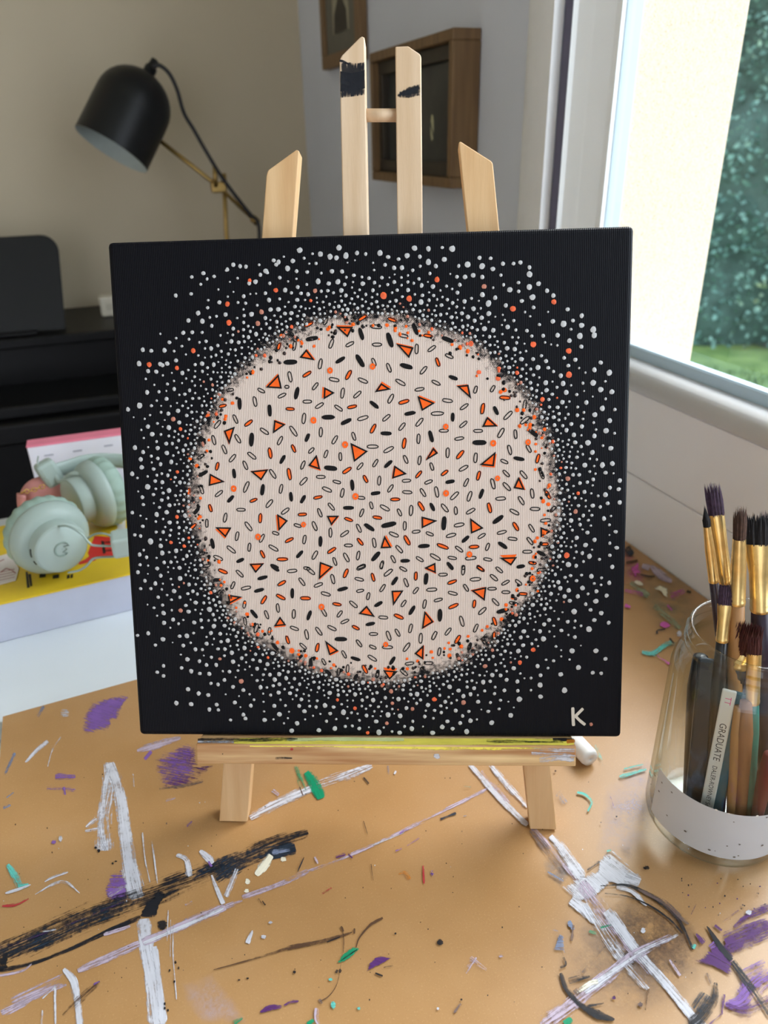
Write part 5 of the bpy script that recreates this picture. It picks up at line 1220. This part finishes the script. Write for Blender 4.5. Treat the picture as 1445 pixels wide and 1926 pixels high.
tag(mb.build('leaflet', pm), 'small white leaflet with red scrawl on the yellow book', 'leaflet')

# white and pink box behind
bx0 = atY(64, 912, .885)
q0, q1 = atY(50, 841, .885), atY(223, 818, .885)
bw = thing('storage_box', 'white box with a pink top standing behind the headphones', 'box', (-.02, .91, -.004))
pk_ = plain('pink_lid_board', lin(236, 130, 152), .5, var=.10, scale=20)
wc = plain('white_box_card', lin(228, 226, 234), .5, var=.02); gd = plain('grey_print', lin(160, 160, 170), .6)
mb = MB(); box(mb, (q0.x, .885, -.0042), (q0.x + .26, .906, q0.z - .0012), bev=.001)
for (x, y) in ((92, 856), (146, 848), (204, 838)):
    p = atY(x, y, .8848); box(mb, (p.x - .005, .8845, p.z - .0008), (p.x + .005, .8851, p.z + .0008), 1)
mb.build('card_body', [wc, gd], bw)
mb = MB(); box(mb, (q0.x - .0005, .8845, q0.z - .0012), (q0.x + .2605, .9065, q0.z + .001), bev=.0006); mb.build('top_panel', pk_, bw)

# headphones
SAGE = plain('sage_green_plastic', lin(160, 175, 166), .45, var=.03); SAGE_D = plain('sage_cushion', lin(148, 170, 156), .65, var=.05, bump=.1)
SAGE_L = plain('pale_sage_cap', lin(172, 188, 180), .4, var=.02); SAGE_M = plain('dark_sage_mark', lin(138, 156, 144), .5); HOLE = plain('dark_port', lin(40, 46, 42), .6)
WIRE = plain('sage_wire', lin(150, 166, 156), .35, .3)
hp = thing('headphones', 'sage green over-ear headphones lying on the yellow book', 'headphones', (-.06, .72, ztop))


def earcup(center, ax, upv):
    M_ = Matrix.Translation(center) @ frame_of(ax, upv).to_4x4() @ Matrix.Scale(.94, 4)
    mb = MB(); lathe(mb, [(.020, -.020), (.026, -.0235), (.033, -.0235), (.0385, -.020), (.0400, -.014), (.0395, -.008), (.0375, -.005)], 96, M_, mod=lambda a, z: 1 + (.018 * math.copysign(abs(math.cos(a * 20)) ** .6, math.cos(a * 20)) if -.021 < z < -.006 else 0)); cu = mb.build('cushion', SAGE_D, hp)
    mb = MB(); lathe(mb, [(.0005, -.020), (.020, -.019)], 48, M_); mb.build('ear_mesh', HOLE, hp)
    mb = MB(); lathe(mb, [(.0376, -.0055), (.0392, -.004), (.0388, .000), (.0372, .004), (.0345, .008), (.0310, .0108), (.0262, .0122)], 64, M_); sh_ = mb.build('shell', SAGE, hp)
    mb = MB(); lathe(mb, [(.0262, .0118), (.0262, .0255), (.0254, .0268), (.0240, .0272)], 64, M_)
    mb.build('drum', SAGE, hp)
    mb = MB(); lathe(mb, [(.0240, .0272), (.0236, .0276), (.0005, .0278)], 64, M_); cp_ = mb.build('cap', SAGE_L, hp)
    return M_, cp_


c1 = Vector((-.0850, .690, ztop + .0380)); rtv = RT; upv = UP
n1_ = ((CAM - c1).normalized() * .80 + RT * .46 - UP * .44).normalized()
M1, cap1 = earcup(c1, n1_, UP)
c2 = atZ(178, 930, ztop + .0385)
n2_ = ((CAM - c2).normalized() * .56 - RT * .76 - UP * .26).normalized()
M2, cap2 = earcup(c2, n2_, UP)
# emblem on the facing cap: an open ring with a three-toothed edge
sub(cap1); mb = MB(); ri = .0072
arc = [(ri * math.cos(R(a)), ri * math.sin(R(a)), .0279) for a in range(60, 301, 15)]
tube(mb, [M1 @ Vector(p) for p in arc], .0009, 8)
zig = [(ri * math.cos(R(60)), ri * math.sin(R(60))), (.0062, .0040), (.0010, .0030), (.0048, .0), (.0010, -.0030), (.0062, -.0040), (ri * math.cos(R(300)), ri * math.sin(R(300)))]
tube(mb, [M1 @ Vector((x, y, .0279)) for x, y in zig], .0006, 8)
mb.build('emblem', SAGE_M, cap1)
# ports on the drum edge of the facing cup (they sit at its lower left)
mb = MB()
for a, l in ((R(196), .0042), (R(222), .0020)):
    pts = [M1 @ Vector((.0263 * math.cos(a + t * l / .026), .0263 * math.sin(a + t * l / .026), .0185)) for t in (-1, -.5, 0, .5, 1)]
    tube(mb, pts, .0011, 8)
mb.build('port', HOLE, hp)
# wire yokes, sliders, headband
def on(x, y, Y): return atY(x, y, Y)
mb = MB(); tube(mb, smooth_path([on(106, 990, .668), on(128, 990, .660), (on(152, 1003, .655)), on(167, 1020, .652), on(178, 1026, .650), on(214, 1027, .650)], 6), .0011, 8); mb.build('wire_yoke', WIRE, hp)
mb = MB(); tube(mb, smooth_path([on(128, 1077, .655), on(148, 1073, .652), on(163, 1064, .650), on(178, 1050, .650), on(214, 1047, .651)], 6), .0011, 8); mb.build('wire_yoke', WIRE, hp)
mb = MB(); tube(mb, smooth_path([on(160, 1018, .69), on(172, 1008, .672), on(188, 1003, .66), on(204, 1006, .655), on(214, 1014, .652)], 6), .0010, 8); mb.build('wire_yoke', WIRE, hp)
b0, b1 = on(214, 1049, .645), on(243, 1008, .645)
mb = MB(); box(mb, (b0.x, .640, b0.z), (b1.x + .012, .664, b1.z), bev=.003, seg=3); mb.build('slider', SAGE_L, hp)
a0 = on(93, 890, .80)
mb = MB(); Ma = Matrix.Translation(a0) @ Matrix.Rotation(R(-18), 4, 'Y') @ Matrix.Rotation(R(20), 4, 'Z')
box(mb, (-.010, -.008, -.014), (.010, .010, .014), bev=.004, seg=2, M=Ma); mb.build('slider', SAGE, hp)
mb = MB(); tube(mb, smooth_path([on(100, 885, .80), on(112, 905, .79), on(122, 902, .785), on(135, 892, .78), on(150, 893, .775)], 6), .0028, 10); mb.build('hinge_arm', SAGE, hp)
mb = MB(); tube(mb, smooth_path([on(72, 858, .80), on(71, 870, .80), on(78, 888, .795), on(86, 900, .79)], 5), .0007, 8); mb.build('wire_yoke', WIRE, hp)
band = [on(98, 888, .802), on(130, 878, .812), on(165, 868, .818), on(205, 866, .820), on(245, 872, .815), on(285, 905, .795), on(300, 950, .76), on(295, 995, .70), on(270, 1022, .665), on(245, 1028, .652)]
mb = MB(); tube(mb, smooth_path(band, 8), [(.0030, .0085)] * 73, 12, flat=(0, 1, 0)); mb.build('headband', SAGE, hp)

# rose coin purse with a gold chain
PUR = plain('rose_leather', lin(192, 128, 122), .55, var=.12, scale=60, bump=.2); CH = plain('gold_chain_metal', lin(214, 174, 104), .25, .95)
pc = on(82, 945, .80)
pu = thing('coin_purse', 'rose pink coin purse with a gold chain behind the headphones', 'purse', (pc.x, pc.y, ztop))
bm = bmesh.new(); bmesh.ops.create_uvsphere(bm, u_segments=32, v_segments=18, radius=1)
for v_ in bm.verts: v_.co = Vector((v_.co.x * .026, v_.co.y * .012, v_.co.z * .030 * (1.0 if v_.co.z < .3 else .92)))
mb = MB(); bm_out(bm, mb, 0, True, Matrix.Translation((pc.x + .003, pc.y, ztop + .0305))); mb.build('pouch', PUR, pu)
mb = MB(); tube(mb, smooth_path([on(40, 930, .785), on(41, 950, .785), on(45, 968, .785)], 5), [(.003, .006)] * 11, 8); mb.build('wrist_strap', PUR, pu)
cpts = [(40, 928), (47, 923), (54, 925), (61, 922), (68, 920), (75, 917), (83, 914)]
for i in range(len(cpts) - 1):
    p, q = on(*cpts[i], .783), on(*cpts[i + 1], .783); c = (p + q) / 2; d = (q - p) * .62; n = Vector((0, 1, 0)) if i % 2 else Vector((.3, .3, 1)).normalized()
    e = d.cross(n).normalized() * .0022
    mb = MB(); tube(mb, [c + d * math.cos(R(30 * k)) + e * math.sin(R(30 * k)) for k in range(13)], .0007, 6, cap=False); mb.build('chain_link', CH, pu)
